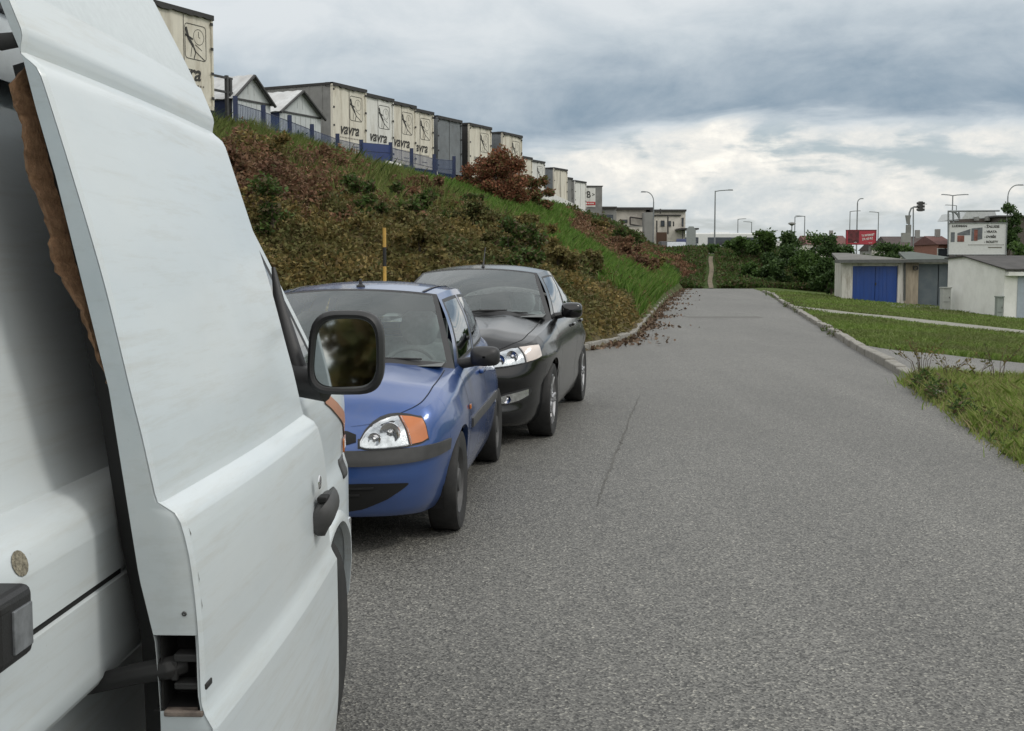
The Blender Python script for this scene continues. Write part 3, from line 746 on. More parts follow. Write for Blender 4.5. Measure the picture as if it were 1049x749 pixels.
# arch lip, side repeater, sticker
lip = MB(); G = []
for a in np.linspace(-.04, math.pi + .04, 34):
    row = []
    for (rr, o) in ((AR - .004, -.012), (AR - .002, .012), (AR + .022, .013), (AR + .034, .0)):
        y, z = AY - rr * math.cos(a), AZ + rr * math.sin(a); row.append(np.array([vx(y, max(z, .3)) + o, y, z]))
    G.append(row)
lip.grid(G).build('arch_lip', M['van_white'], van, smooth=50)
def vpatch(name, mat, y0, y1, z0, z1, off, n=6):
    return MB().grid([[np.array([vx(y, z) + off, y, z]) for z in np.linspace(z0, z1, n)] for y in np.linspace(y0, y1, n)]).build(name, mat, van, smooth=60, solid=.006)
vpatch('side_repeater', M['amber'], 4.12, 4.25, .865, .91, .010)
MB().grid([[np.array([vx(3.72 + .66 * t, 1.10 - .21 * t + dz_) + .005, 3.72 + .66 * t, 1.10 - .21 * t + dz_]) for dz_ in (-.022, -.007, .007, .022)] for t in np.linspace(0, 1, 14)]).build('side_stripe', plain('orange_stripe', (.42, .20, .12), .4), van, smooth=60)
vpatch('model_badge', M['grey_plastic'], 3.98, 4.10, .80, .862, .005)
MB().box((-.035, 4.19, .60), (.03, .05, .05)).build('arch_clip', M['chrome'], van, bevel=.006)
# black door stop with grey reflector on the rear flank
st = MB().box((.022, 1.405, 1.075), (.055, .10, .088)).build('door_stop', M['black'], van, bevel=.012, seg=3)
MB().box((.0505, 1.418, 1.072), (.004, .05, .052)).build('reflector', plain('dull_reflector', (.16, .17, .18), .3, var=.4, scale=40), st, bevel=.001)
MB().box((.03, 1.377, 1.105), (.04, .03, .012)).build('latch', M['rubber'], st, bevel=.003)
MB().grid([[np.array([vx(1, 1.118 + r_ * math.sin(a), RP) + .0015, 1.545 + r_ * 1.3 * math.cos(a), 1.118 + r_ * math.sin(a)]) for a in np.linspace(0, 2 * math.pi, 15)] for r_ in (.0001, .008, .013, .0165)]).build('sealed_hole', plain('putty', (.30, .27, .20), .9, var=.5, scale=120, bmp=.8, bscale=200), van)
MB().box((-.0065, 1.0, 1.0195), (.004, 1.8, .009)).build('panel_gap', M['void'], van)

# ---- sliding door, popped out by 18 cm
DO = .178; Y0, Y1 = 1.78, 2.85
DP = [(.36, -.012), (.5, 0), (.78, 0), (.81, -.003), (.845, -.016), (.90, -.018), (.967, -.020), (1.03, -.025), (1.07, -.030), (1.10, -.036), (1.122, -.042), (1.136, -.050), (1.145, -.064), (1.152, -.075), (1.165, -.079), (1.25, -.096), (1.32, -.112), (1.475, -.146), (1.63, -.188), (1.76, -.226), (1.784, -.236), (1.797, -.251), (1.805, -.259), (1.828, -.255), (1.842, -.258), (1.905, -.283)]
DI = np.array([(.36, -.08), (.84, -.085), (.94, -.09), (1.04, -.112), (1.317, -.149), (1.629, -.219), (1.727, -.245), (1.80, -.262), (1.85, -.282), (1.905, -.302)])
inn = lambda z: float(np.interp(z, DI[:, 0], DI[:, 1]))
dz = np.array(DP); zz = sorted(set(list(dz[:, 0]) + list(np.linspace(.36, 1.905, 70))))
sm = crom(DP, 400); outx = lambda z: float(np.interp(z, sm[:, 0], sm[:, 1]))
dm = MB()
ys = [Y0 + .006] + list(np.linspace(Y0 + .02, Y1 - .02, 14)) + [Y1 - .006]
def bow(y): t = (y - Y0) / (Y1 - Y0); return .010 * math.sin(math.pi * t) - .006 * t
shr = lambda y, z: -.018 * (y - Y0) / (Y1 - Y0) * float(sst(z, 1.15, 1.8))
P = [[np.array([outx(z) + bow(y) + shr(y, z), y, z]) for z in zz] for y in ys]
e0 = [[np.array([outx(z) - .006, Y0, z]) for z in zz]]; e1 = [[np.array([outx(z) - .012 + shr(Y1, z), Y1, z]) for z in zz]]
dm.grid(e0 + P + e1)
dm.grid([[np.array([outx(z) - .012 + shr(Y1, z), Y1, z]) for z in zz], [np.array([inn(z) - .02, Y1, z]) for z in zz]])
dm.grid([[np.array([inn(z) - (.02 if y == Y1 else 0), y, z]) for z in zz] for y in (Y0, Y1)])
dm.grid([[r_[-1], np.array([inn(1.905) - .02 * (r_[-1][1] - Y0) / (Y1 - Y0), r_[-1][1], 1.905])] for r_ in e0 + P + e1])
door = dm.build('sliding_door', M['van_white'], van, smooth=35, seg=2); door.location = (DO, 0, 0)
li = MB(); li.grid([[np.array([inn(z) - o_, y, z]) for z in np.linspace(.42, 1.80, 20)] for (y, o_) in ((Y0 + .035, .003), (Y0 + .085, .052), (Y1 - .12, .066), (Y1 - .05, .023))]); li.build('shade_lining', M['void'], door)  # dark lining added to narrow the gap and deepen its shade
tag(door, 'scuffed white sliding door standing open off the side')
PZ0, PZ1 = .836, .952
eg = MB()
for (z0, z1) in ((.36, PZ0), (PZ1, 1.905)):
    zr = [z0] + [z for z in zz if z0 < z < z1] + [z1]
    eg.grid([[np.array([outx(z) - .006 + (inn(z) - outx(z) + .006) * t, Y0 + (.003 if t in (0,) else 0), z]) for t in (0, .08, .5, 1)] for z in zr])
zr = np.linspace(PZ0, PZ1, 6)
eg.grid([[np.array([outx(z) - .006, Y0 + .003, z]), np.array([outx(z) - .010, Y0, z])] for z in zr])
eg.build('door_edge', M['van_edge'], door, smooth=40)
pk = MB()
x0, x1 = inn(.95) - .003, outx(.9) - .010
pk.grid([[np.array([x1, y, z]) for z in (PZ0, PZ1)] for y in (Y0, Y0 + .08)]); pk.grid([[np.array([inn(.9) + .006, y, z]) for z in (PZ0, PZ1)] for y in (Y0 + .001, Y0 + .08)]); pk.grid([[np.array([x, y, PZ1]) for x in (x0, x1)] for y in (Y0, Y0 + .08)])
pk.grid([[np.array([x, y, PZ0]) for x in (x0, x1)] for y in (Y0, Y0 + .08)]); pk.grid([[np.array([x, Y0 + .08, z]) for z in (PZ0, PZ1)] for x in (x0, x1)])
pk.build('hinge_pocket', M['void'], door)
arm = MB(); arm.tube([(-.055, Y0 + .03, .90), (-.075, Y0 + .015, .897), (-.13, Y0 + .02, .885), (-.235, Y0 + .05, .850)], [.016, .018, .017, .014], 8)
arm.box((-.045, Y0 + .02, .915), (.04, .03, .012)); arm.box((-.04, Y0 + .02, .872), (.05, .03, .010)); arm.box((-.028, Y0 + .012, .893), (.008, .012, .04)); arm.box((-.065, Y0 + .012, .895), (.01, .012, .03))
arm.build('guide_arm', M['rubber'], door, smooth=40, bevel=.002)
MB().box((-.05, Y0 + .008, PZ0 - .004), (.06, .02, .01)).build('pocket_edge', plain('worn_metal', (.16, .13, .11), .6, var=.5, scale=50), door, bevel=.003)
MB().tube([(-.272, Y0 + .016, 1.826), (-.304, Y0 + .016, 1.822)], [.011, .013], 12).build('rubber_buffer', M['rubber'], door, smooth=50, bevel=.004)
MB().lathe([(.004, -.002), (.003, -.004), (.001, -.004)], (-.045, Y0, .985), 'y', 10).build('edge_dimple', M['grey_plastic'], door)
# rough brown insulation glued behind the door edge
ins = MB(); rows = []
zi = np.linspace(1.22, 1.788, 70)
for k, z in enumerate(zi):
    w = float(np.interp(z, [1.22, 1.29, 1.373, 1.43, 1.489, 1.617, 1.729, 1.765, 1.788], [.002, .008, .016, .030, .044, .050, .045, .038, .010])) + .004 * math.sin(z * 47) * min(1, (z - 1.22) * 8) + rng.normal(0, .0007)
    a = inn(z) - .001; b = a - max(w, .003); ya = Y0 + .028 + rng.normal(0, .002); row = []
    for (x, y) in ((a, Y1 - .1), (a, ya + .05), (a + (b - a) * .35, ya + .045 + rng.normal(0, .004)), (b + min(.016, (a - b) * .5), ya + .006 + rng.normal(0, .004)), (b + min(.010, (a - b) * .4), ya - .006 + rng.normal(0, .003)), (b + .003, ya - .002), (b, ya + .012 + rng.normal(0, .002)), (b + .004, ya + .06), (b + .01, Y1 - .1)):
        row.append(np.array([x + rng.normal(0, .0009), y, z + rng.normal(0, .001)]))
    rows.append(row)
ins.grid(rows)
im, nt, b = nodes('brown_fibre'); n1 = noise(nt, 40, 8, .75); n2 = noise(nt, 160, 4, .7, stretch=(1, 1, .25))
col = ramp(nt, n1, [(.3, (.16, .085, .045)), (.7, (.36, .21, .115))]); col = mix(nt, .6, col, ramp(nt, n2, [(.3, (.5,) * 3), (.7, (1.4,) * 3)]), 'MULTIPLY')
nt.links.new(col, b.inputs['Base Color']); b.inputs['Roughness'].default_value = 1; bump(nt, b, n1, 1, .01)
ins.build('insulation', im, door, smooth=70)
# worn paint along the edge
ch = MB(); g_ = np.random.default_rng(4)
for z in [.99, 1.03, 1.10]:
    y0 = Y0 + .0065; h = g_.uniform(.006, .018); w_ = g_.uniform(.0008, .0018)
    ch.add([(outx(z) + .0012, y0, z), (outx(z) + .0014, y0 + w_, z + h * .3), (outx(z + h) + .0012, y0 + w_ * .4, z + h)], [(0, 1, 2)])
ch.build('paint_chips', plain('bare_primer', (.07, .065, .06), .8, var=.3), door)
# handle
hx = lambda z: outx(z)
hd = MB(); G = []
hy, hz_ = Y1 - .165, .952
for (t, rx) in ((-1, .45), (-.9, .8), (-.6, 1), (0, 1.02), (.6, 1), (.9, .8), (1, .4)):
    ring = []
    for k in range(18):
        a = 2 * math.pi * k / 18
        ring.append(np.array([-.022 + .021 * rx + .024 * rx * math.cos(a) * (1 if math.cos(a) > 0 else 1), hy + .064 * t, hz_ + .012 * t + .037 * rx * math.sin(a) + (.012 if math.cos(a) > .3 else 0)]))
    G.append(ring + [ring[0]])
hd.grid(G); hd.add(G[0][:-1], [tuple(range(18))]); hd.add(G[-1][:-1], [tuple(range(18))])
ho = hd.build('door_handle', M['grey_plastic'], door, smooth=60)
MB().box((-.002, hy - .022, hz_ + .036), (.022, .045, .014)).build('finger_recess', M['void'], ho, bevel=.004)
MB().lathe([(.016, .004), (.014, .006), (.006, .006), (.006, .002), (.001, .002)], (-.012, hy - .035, hz_ + .075), 'x', 20).build('lock_barrel', M['chrome'], door, smooth=40)
# ---- near side mirror
mo = MB(); mc = np.array([.118, 3.30, 1.263]); G = []
def sq(a, p=.55): return np.sign(a) * abs(a) ** p
for (t, k) in ((0.0, .90), (.012, .985), (.03, 1.0), (.07, .97), (.11, .82), (.135, .55), (.145, .15)):
    ring = []
    for i in range(40):
        a = 2 * math.pi * i / 40; cx_, cz_ = sq(math.cos(a)), sq(math.sin(a))
        w = .104 + .010 * (cz_ < 0) * 0; ring.append(mc + np.array([w * k * cx_ - .012 * cz_ * 0 + .008 * cz_ * (cx_ < 0), t, .116 * k * cz_]))
    G.append(ring + [ring[0]])
mo.grid(G); mo.add(G[-1][:-1], [tuple(range(40))])
inner = []
for (t, k) in ((0.0, .90), (.004, .83), (.022, .80)):
    ring = []
    for i in range(40):
        a = 2 * math.pi * i / 40; cx_, cz_ = sq(math.cos(a)), sq(math.sin(a)); ring.append(mc + np.array([.104 * k * cx_ + .008 * cz_ * (cx_ < 0), t, .116 * k * cz_]))
    inner.append(ring + [ring[0]])
mo.grid(inner)
mo.tube([mc + np.array([-.06, .06, -.095]), mc + np.array([-.13, .08, -.085]), mc + np.array([-.26, .10, -.055])], [.045, .045, .05], 12)
mo.tube([mc + np.array([-.13, .07, -.10]), mc + np.array([-.175, .12, .02]), mc + np.array([-.222, .2, .14]), mc + np.array([-.245, .24, .23])], [.030, .026, .016, .006], 10)
mir_o = mo.build('side_mirror', M['black'], van, smooth=50)
ring = [p + np.array([0, .004 - .10 * (p[0] - mc[0]) * -1 + .07 * (p[2] - mc[2]), 0]) for p in inner[2][:-1]]
MB().add(ring, [tuple(range(40))]).build('mirror_glass', M['mirror'], mir_o)
# ------------------------------------------------------------------ terrain
gp = lambda px, py: at_z(px, py, 0.0)
_l = [gp(*p) for p in ((604, 359), (635.5, 351), (651.5, 344.5), (660.7, 333), (674, 317), (681, 308.5), (697, 296.5))]
LK = np.array([(-3.5, -60), (-3.5, 14.5), (-3.0, 17.6), (-1.2, 19.6)] + [(p[0], p[1]) for p in _l] + [(12.6, 92), (17.5, 130), (25, 180), (40, 400)])
_r = [gp(*p) for p in ((1049, 470), (990, 428), (930, 390), (870, 355), (815, 320), (797, 309), (780, 299))]
RK = np.array([(3.0, -60), (3.1, -5), (3.3, 4)] + [(p[0], p[1]) for p in _r] + [(18.5, 100), (40, 400)])
CREST = np.array([(-18, -60), (-16.5, 10), (-13, 25), (-8.1, 38), (-5.9, 47), (-1.9, 58), (2.6, 75), (6.2, 90), (10.4, 106), (15, 130), (22, 180), (40, 420)])
KLx = lambda y: np.interp(y, LK[:, 1], LK[:, 0])
KRx = lambda y: np.interp(y, RK[:, 1], RK[:, 0])
TOEx = lambda y: np.interp(y, [-60, 12, 24, 30] + list(LK[9:, 1]), [-3.5, -3.2, .6, 2.9] + list(LK[9:, 0])) if False else KLx(y)
CRx = lambda y: np.interp(y, CREST[:, 1], CREST[:, 0])
CRz = lambda y: np.interp(y, [-60, 20, 60, 75, 106, 130, 180, 300], [5.0, 5.15, 5.1, 5.0, 4.2, 3.3, 2.8, 2.5])
def vnoise(x, y, s=1.0):
    x = np.asarray(x) * s; y = np.asarray(y) * s
    return (np.sin(x * 1.3 + 1.7 * np.sin(y * .9)) + np.sin(y * 1.7 + 1.3 * np.sin(x * 1.1 + 2)) + np.sin((x + y) * 2.9 + 1.1 * np.sin(x * 2.3)) * .5) / 2.5
def terrain(x, y):
    x = np.asarray(x, float); y = np.asarray(y, float)
    o = KLx(y) - x; W = np.maximum(KLx(y) - CRx(y), 3)
    f = np.clip(o / W, 0, 1)
    prof = .10 * sst(f, 0, .03) + .90 * (f + .06 * np.sin(np.pi * f))
    prof = np.where(f > .9, prof - .0 + 0, prof)
    hl = CRz(y) * np.clip(prof, 0, 1)
    hl = np.where(o > W, CRz(y) - .25 * sst(o - W, 0, 2.5), hl)
    hl = hl + np.where(o > .6, .10 * vnoise(x, y, .9) * sst(o, .6, 2), 0)
    r = x - KRx(y)
    hr = np.where(r > 0, .05 * sst(r, 0, .3) - .085 * np.clip(r - 1.2, 0, 11), 0)
    base = np.where(o > 0, hl, hr)
    bk = 2.45 * sst(y, 79.6, 98) * (1 - .75 * sst(x, 20, 38))
    base = np.where(o > 0, np.maximum(base, bk), base + np.where(y > 79.5, (bk - np.minimum(base, 0) * sst(y, 79.6, 98)), 0))
    base = base * (1 - .75 * sst(y, 170, 420))
    onroad = (o <= 0) & (r <= 0) & (y < 79.4)
    return np.where(onroad, -.06, base)
def hit(px, py):
    d = ray(px, py); ts = np.linspace(5, 220, 6000)
    z = CAMZ + d[2] * ts; h = terrain(d[0] * ts, d[1] * ts); k = np.argmax(z < h) if (z < h).any() else len(ts) - 1
    t = ts[k]; return np.array([d[0] * t, d[1] * t, float(h[k])])
xs = np.unique(np.concatenate([np.linspace(-3000, -60, 12), np.linspace(-60, -25, 18), np.arange(-25, 32, .4), np.linspace(32, 70, 30), np.linspace(70, 3000, 12)]))
ys = np.unique(np.concatenate([np.linspace(-1500, -60, 8), np.linspace(-60, -5, 20), np.arange(-5, 112, .45), np.linspace(112, 190, 40), np.linspace(190, 420, 20), np.linspace(420, 4500, 12)]))
GX, GY = np.meshgrid(xs, ys, indexing='ij'); GZ = terrain(GX, GY)
# keep the road lip crisp: columns next to the carriageway sink under it
V = np.stack([GX, GY, GZ], -1).reshape(-1, 3); ny_ = len(ys)
ii, jj = np.meshgrid(np.arange(len(xs) - 1), np.arange(ny_ - 1), indexing='ij'); q = (ii * ny_ + jj).ravel()
Fq = np.stack([q, q + ny_, q + ny_ + 1, q + 1], -1)
def np_mesh(name, V, Fc, mat, smooth=True):
    me = bpy.data.meshes.new(name); n, k = Fc.shape
    me.vertices.add(len(V)); me.vertices.foreach_set('co', np.ascontiguousarray(V, dtype=np.float32).ravel())
    me.loops.add(n * k); me.loops.foreach_set('vertex_index', Fc.astype(np.int32).ravel())
    me.polygons.add(n); me.polygons.foreach_set('loop_start', np.arange(0, n * k, k, dtype=np.int32))
    me.polygons.foreach_set('loop_total', np.full(n, k, dtype=np.int32))
    me.update(calc_edges=True); me.validate()
    if smooth: me.shade_smooth()
    me.materials.append(mat)
    o = bpy.data.objects.new(name, me); C.objects.link(o); return o
gr = tag(np_mesh('ground', V, Fq, M['ground']), kind='structure')

# zones of the bank
GSTRIP = np.array([hit(*p)[:2] for p in ((395, 186), (470, 193), (510, 207), (536, 226), (560, 246), (606, 270), (645, 288), (672, 303))])
def dist_line(x, y, L):
    best = np.full(np.shape(x), 1e9)
    for (a, b) in zip(L[:-1], L[1:]):
        d = b - a; t = np.clip(((x - a[0]) * d[0] + (y - a[1]) * d[1]) / (d @ d), 0, 1)
        best = np.minimum(best, np.hypot(x - a[0] - t * d[0], y - a[1] - t * d[1]))
    return best
def ffrac(x, y): return (KLx(y) - x) / np.maximum(KLx(y) - CRx(y), 3)
def bank_zone(x, y):
    """0 brown bramble, 1 olive cover, 2 green grass, 3 dark green weeds"""
    f = ffrac(x, y); n = vnoise(x, y, .55) * .16 + vnoise(x + 9, y, 1.7) * .07
    n = n + vnoise(x + 3, y + 7, 4.6) * .07
    z = np.where(f + n < .46, 1, 0)
    z = np.where((f + n < .36) & (y > 40), 0, z)
    z = np.where((f + n < .20) & (y > 24) & (y < 52), 1, z)
    z = np.where(dist_line(x, y, GSTRIP) + n * 1.4 < 3.5 + 1.5 * sst(y, 60, 72), 2, z)
    z = np.where((f + n * 1.2 < .05) & (y > 30), 2, z)
    z = np.where((f + n > .72) & (y > 30) & (y < 43.5), 4, z)
    z = np.where((f + n * .25 > np.where(y < 47, .93, .90)), 2, z)
    z = np.where((y > 76) & (f + n > .45), 3, z)
    z = np.where((y > 62) & (f + n < .30), 2, z)
    return z
zc = np.zeros((len(V), 4), np.float32); zc[:, 3] = 1
X_, Y_ = V[:, 0], V[:, 1]
o_ = KLx(Y_) - X_; r_ = X_ - KRx(Y_)
pal = np.array([(.09, .064, .042), (.10, .082, .036), (.055, .085, .022), (.04, .06, .02)])
bz = bank_zone(X_, Y_).astype(int); colr = pal[np.minimum(bz, 3)]
colr = np.where((r_ > 0)[:, None], np.array([.075, .105, .03]), colr)
colr = np.where(((o_ <= 0) & (r_ <= 0))[:, None], np.array([.10, .085, .06]), colr)
colr = np.where(((Y_ > 79) & (o_ <= .5))[:, None], np.array([.055, .08, .025]), colr)
colr = np.where((ffrac(X_, Y_) > 1.06)[:, None], np.array([.16, .155, .14]), colr)
colr = np.where(((Y_ > 130))[:, None], np.array([.06, .075, .03]), colr)
zc[:, :3] = colr
at_ = gr.data.color_attributes.new('zone', 'FLOAT_COLOR', 'POINT'); at_.data.foreach_set('color', zc.ravel())

# ------------------------------------------------------------------ carriageway, kerbs, paths
yy = np.unique(np.concatenate([np.arange(-40, 79.5, .5), LK[:, 1][(LK[:, 1] > -40) & (LK[:, 1] < 79.5)], [79.4]]))
rm = MB(); rows = []
for y in yy:
    a, b = KLx(y), KRx(y); e = .10 * vnoise(y, 3, 2.2) + .06 * vnoise(y, 8, 7)
    rows.append([np.array([a + (b + .12 + e - a) * t, y, .0 + (.0 if y < 60 else 0)]) for t in np.linspace(0, 1, 14)])
tag(rm.grid(rows).build('road', M['asphalt'], smooth=60), kind='structure')
def kerb(name, pts, w=.16, h=.11, side=1, gap=None):
    mb = MB(); P = []
    for a, b in zip(pts[:-1], pts[1:]):
        a, b = np.array(a), np.array(b); n = max(1, int(np.linalg.norm(b - a) / 1.0))
        for k in range(n): P.append((a + (b - a) * k / n, a + (b - a) * (k + 1) / n))
    for a, b in P:
        d = b - a; L = np.linalg.norm(d); d /= L; nrm = np.array([d[1], -d[0]]) * side; j = rng.normal(0, .012)
        a2, b2 = a + d * .008, b - d * .008; hz = h + rng.normal(0, .010); jb = rng.normal(0, .012)
        q = [np.array([*(a2 + nrm * j), -.05]), np.array([*(b2 + nrm * jb), -.05]), np.array([*(b2 + nrm * (w + jb)), -.05]), np.array([*(a2 + nrm * (w + j)), -.05])]
        mb.add(q + [p + np.array([0, 0, .05 + hz + rng.normal(0, .004)]) for p in q], [(3, 2, 1, 0), (4, 5, 6, 7), (0, 1, 5, 4), (1, 2, 6, 5), (2, 3, 7, 6), (3, 0, 4, 7)])
    return tag(mb.build(name, M['concrete'], bevel=.02, merge=False), kind='structure')
lk = [p for p in LK if -20 < p[1] < 79]; kerb('kerb', [np.array(p) for p in lk], .18, .13, -1)
rk = [np.array((p[0], p[1])) for p in (_r[2], _r[3], _r[4], gp(806, 314.5), _r[5])]
kerb('kerb', rk, .16, .11, 1)
kerb('kerb', [gp(797, 307.5)[:2], gp(790, 302.5)[:2], gp(781, 299.4)[:2]], .16, .11, 1)
bl = kerb('kerb', [gp(962, 405)[:2], gp(972, 412)[:2]], .14, .10, 1)
def ribbon(name, A, B, mat, lift=.02, n=60, m=8):
    A, B = crom([p[:2] for p in A], n), crom([p[:2] for p in B], n); n = min(len(A), len(B)); G = []
    for i in range(n):
        G.append([np.array([*(A[i] + (B[i] - A[i]) * t), 0]) for t in np.linspace(0, 1, m)])
    for r in G:
        for p in r: p[2] = float(terrain(p[0], p[1])) + lift
    return tag(MB().grid(G).build(name, mat, smooth=60), kind='structure')
pathA = [hit(*p) for p in ((806, 315.2), (860, 319.5), (920, 325.5), (985, 332.5), (1049, 339.5), (1120, 347))]
pathB = [hit(*p) for p in ((806, 318.0), (860, 322.5), (920, 329.0), (985, 336.5), (1049, 343.5), (1120, 352))]
ribbon('footpath', pathA, pathB, plain('path_concrete', (.22, .215, .185), .9, var=.2, scale=5, dirt=(.10, .12, .05), dscale=3, damt=.6), .03)
drA = [hit(*p) for p in ((866, 355.0), (905, 357.8), (955, 363), (1000, 368), (1049, 373), (1140, 383))]
drB = [hit(*p) for p in ((931, 389.5), (952, 386), (980, 387.5), (1010, 389.5), (1049, 391), (1140, 398))]
ribbon('driveway', drA, drB, M['drive'], .012)
yardp = [hit(*p) for p in ((905, 310), (925, 309), (950, 308.5), (975, 310.5))]; yardq = [hit(*p) for p in ((915, 315.5), (935, 315.5), (955, 316), (975, 318))]
ribbon('garage_forecourt', yardp, yardq, M['drive'], .03, 30)
# crack sealed along the left lane
cr = MB(); cpts = [gp(*p) for p in ((656, 405), (647, 424), (641, 440), (634, 458), (625, 480), (617, 500), (611, 520))]; cp = crom([p[:2] for p in cpts], 70); G = []
for i, p in enumerate(cp):
    w = (.006 + .004 * abs(math.sin(i * 1.7))) * math.sin(math.pi * (i + .5) / len(cp)) ** .6 ; j = rng.normal(0, .006); G.append([np.array([p[0] + j - w, p[1], .004]), np.array([p[0] + j + w, p[1], .004])])
tag(cr.grid(G).build('road_crack', plain('crack', (.10, .098, .09), .95, var=.35, scale=9), None), kind='structure')
pt = MB(); c0 = gp(741, 325); pt.grid([[np.array([c0[0] + a, c0[1] + b + .25 * vnoise(a * 5, b, 1), .004]) for b in (-.5, 0, .5)] for a in np.linspace(-1.1, 1.1, 9)])
tag(pt.build('road_patch', plain('patch', (.125, .123, .113), .95), None), kind='structure')

# ------------------------------------------------------------------ foliage builders
def leaf_mesh(name, P, L, W, mat, up=0.0, seed=1, droop=.3):
    g = np.random.default_rng(seed); n = len(P)
    t = g.normal(size=(n, 3)); t[:, 2] = t[:, 2] * .7 + up; t /= np.linalg.norm(t, axis=1)[:, None]
    b = np.cross(t, g.normal(size=(n, 3))); b /= np.linalg.norm(b, axis=1)[:, None] + 1e-9
    s_ = g.uniform(.4, 1.0, n) ** .7 * 1.45; L = (L * s_ * g.uniform(.8, 1.2, n))[:, None]; W = (W * s_ * g.uniform(.7, 1.3, n))[:, None]
    mid = P + t * L * .45
    V = np.stack([P, mid + b * W, P + t * L, mid - b * W], 1).reshape(-1, 3)
    Fc = np.arange(4 * n).reshape(n, 4); return np_mesh(name, V, Fc, mat, False)
def blade_mesh(name, P, H, W, mat, lean=.35, seed=1):
    g = np.random.default_rng(seed); n = len(P); a = g.uniform(0, 2 * np.pi, n)
    d = np.stack([np.cos(a), np.sin(a), np.zeros(n)], 1) * (W * g.uniform(.6, 1.3, n))[:, None]
    H = H * g.uniform(.5, 1.3, n); ln = np.stack([g.normal(0, lean, n), g.normal(0, lean, n), np.ones(n)], 1)
    mid = P + ln * np.array([.55, .55, .62]) * H[:, None]; tip = P + ln * np.array([1.25, 1.25, 1]) * H[:, None]
    V = np.stack([P - d, P + d, mid + d * .7, tip, mid - d * .7], 1).reshape(-1, 3); Fc = np.arange(5 * n).reshape(n, 5)
    return np_mesh(name, V, Fc, mat, False)
def scatter(n, x0, x1, y0, y1, seed, near=0.0):
    g = np.random.default_rng(seed); u = g.uniform(size=n)
    y = (1 / (1 / y0 + u * (1 / y1 - 1 / y0))) if near else y0 + u * (y1 - y0)     # denser near the viewer
    x = g.uniform(x0, x1, n); return x, y, g
M['bramble'] = islands('dry_bramble', [(.18, .092, .055), (.23, .125, .072), (.28, .18, .10), (.12, .09, .042), (.21, .10, .064), (.10, .075, .038)], .8, .2, patch=[(.15, .08, .05), (.09, .055, .038), (.19, .105, .066), (.07, .08, .03), (.14, .07, .048)], pscale=.45)
M['olive'] = islands('olive_cover', [(.20, .145, .05), (.15, .12, .04), (.10, .092, .03), (.26, .19, .065), (.13, .085, .04), (.06, .08, .025), (.31, .23, .09)], .75, .25, patch=[(.085, .105, .034), (.13, .125, .045), (.06, .072, .026), (.16, .11, .05), (.05, .075, .022)], pscale=.5)
M['grass'] = islands('fresh_grass', [(.085, .175, .026), (.115, .22, .036), (.15, .25, .048), (.07, .135, .026), (.19, .24, .07)], .6, .3)
M['weed'] = islands('weed_leaf', [(.042, .078, .018), (.06, .108, .025), (.08, .13, .03), (.095, .095, .036), (.10, .072, .042)], .65, .3)
M['leaf_dark'] = islands('dark_leaf', [(.036, .068, .021), (.053, .095, .026), (.072, .122, .035), (.045, .082, .028)], .55, .3)
M['leaf_mid'] = islands('mid_leaf', [(.05, .092, .022), (.07, .125, .03), (.09, .155, .038), (.055, .098, .03)], .55, .35)
M['rust'] = islands('rust_leaf', [(.25, .10, .055), (.18, .075, .045), (.28, .13, .07), (.13, .07, .042), (.14, .11, .042)], .75, .25)
M['bark'] = plain('bark', (.055, .042, .03), .9, var=.4, scale=20, bmp=.6)
M['twig'] = plain('dry_twig', (.085, .06, .045), .9, var=.4, scale=20)
# bank cover
x, y, g = scatter(800000, 0, 1, 10, 104, 3, 1)
x = KLx(y) - .12 - (KLx(y) - CRx(y) + .4) * x
px_ok = (x / y > -.62) & (x / y < .16); x, y = x[px_ok], y[px_ok]
zn = bank_zone(x, y); clump = vnoise(x, y, 1.6) * .5 + .5
clump2 = vnoise(x + 5, y + 2, 4.1) * .5 + .5
base = terrain(x, y); g2 = np.random.default_rng(5); rel = .42 * np.maximum(0, vnoise(x + 2, y, 1.15)) + .22 * np.maximum(0, vnoise(x, y + 4, 2.9)) + .10 * vnoise(x, y, 6.3)
edge_ = sst(KLx(y) - x, .1, 1.6) * (.15 + .85 * sst(dist_line(x, y, GSTRIP), 2.6, 7.0))
hgt = rel * edge_ + g2.uniform(0, 1, len(x)) ** 1.5 * (.06 + .40 * clump * clump2)
sz = np.clip(.042 + y * .0011, .05, .15)
for k, nm, mt, up, la, lab in ((0, 'dry_brambles', 'bramble', .1, .5, 'brown dried bramble growth covering the embankment above the parked cars'), (1, 'ground_cover', 'olive', .1, .55, 'olive and ochre leafy ground cover on the lower embankment')):
    m = zn == k; P = np.stack([x[m], y[m], base[m] + hgt[m] * (1.4 if k == 0 else .8)], 1)
    tag(leaf_mesh(nm, P, sz[m] * 1.2, sz[m] * la * .6, M[mt], up, 10 + k), lab, 'undergrowth', kind='stuff')
m = zn == 2; P = np.stack([x[m], y[m], base[m] - .02 + .6 * rel[m] * edge_[m]], 1)
tag(blade_mesh('bank_grass', P, (.20 + .26 * clump[m]), .010 + y[m] * .00042, M['grass'], .3, 21), 'bright green grass strip running down the embankment', 'grass', kind='stuff')
m = zn == 3; P = np.stack([x[m], y[m], base[m] + hgt[m] * 1.3], 1)
tag(leaf_mesh('bank_weeds', P, sz[m] * 1.2, sz[m] * .4, M['weed'], .5, 22), 'dark green weeds at the far end of the embankment', 'weeds', kind='stuff')
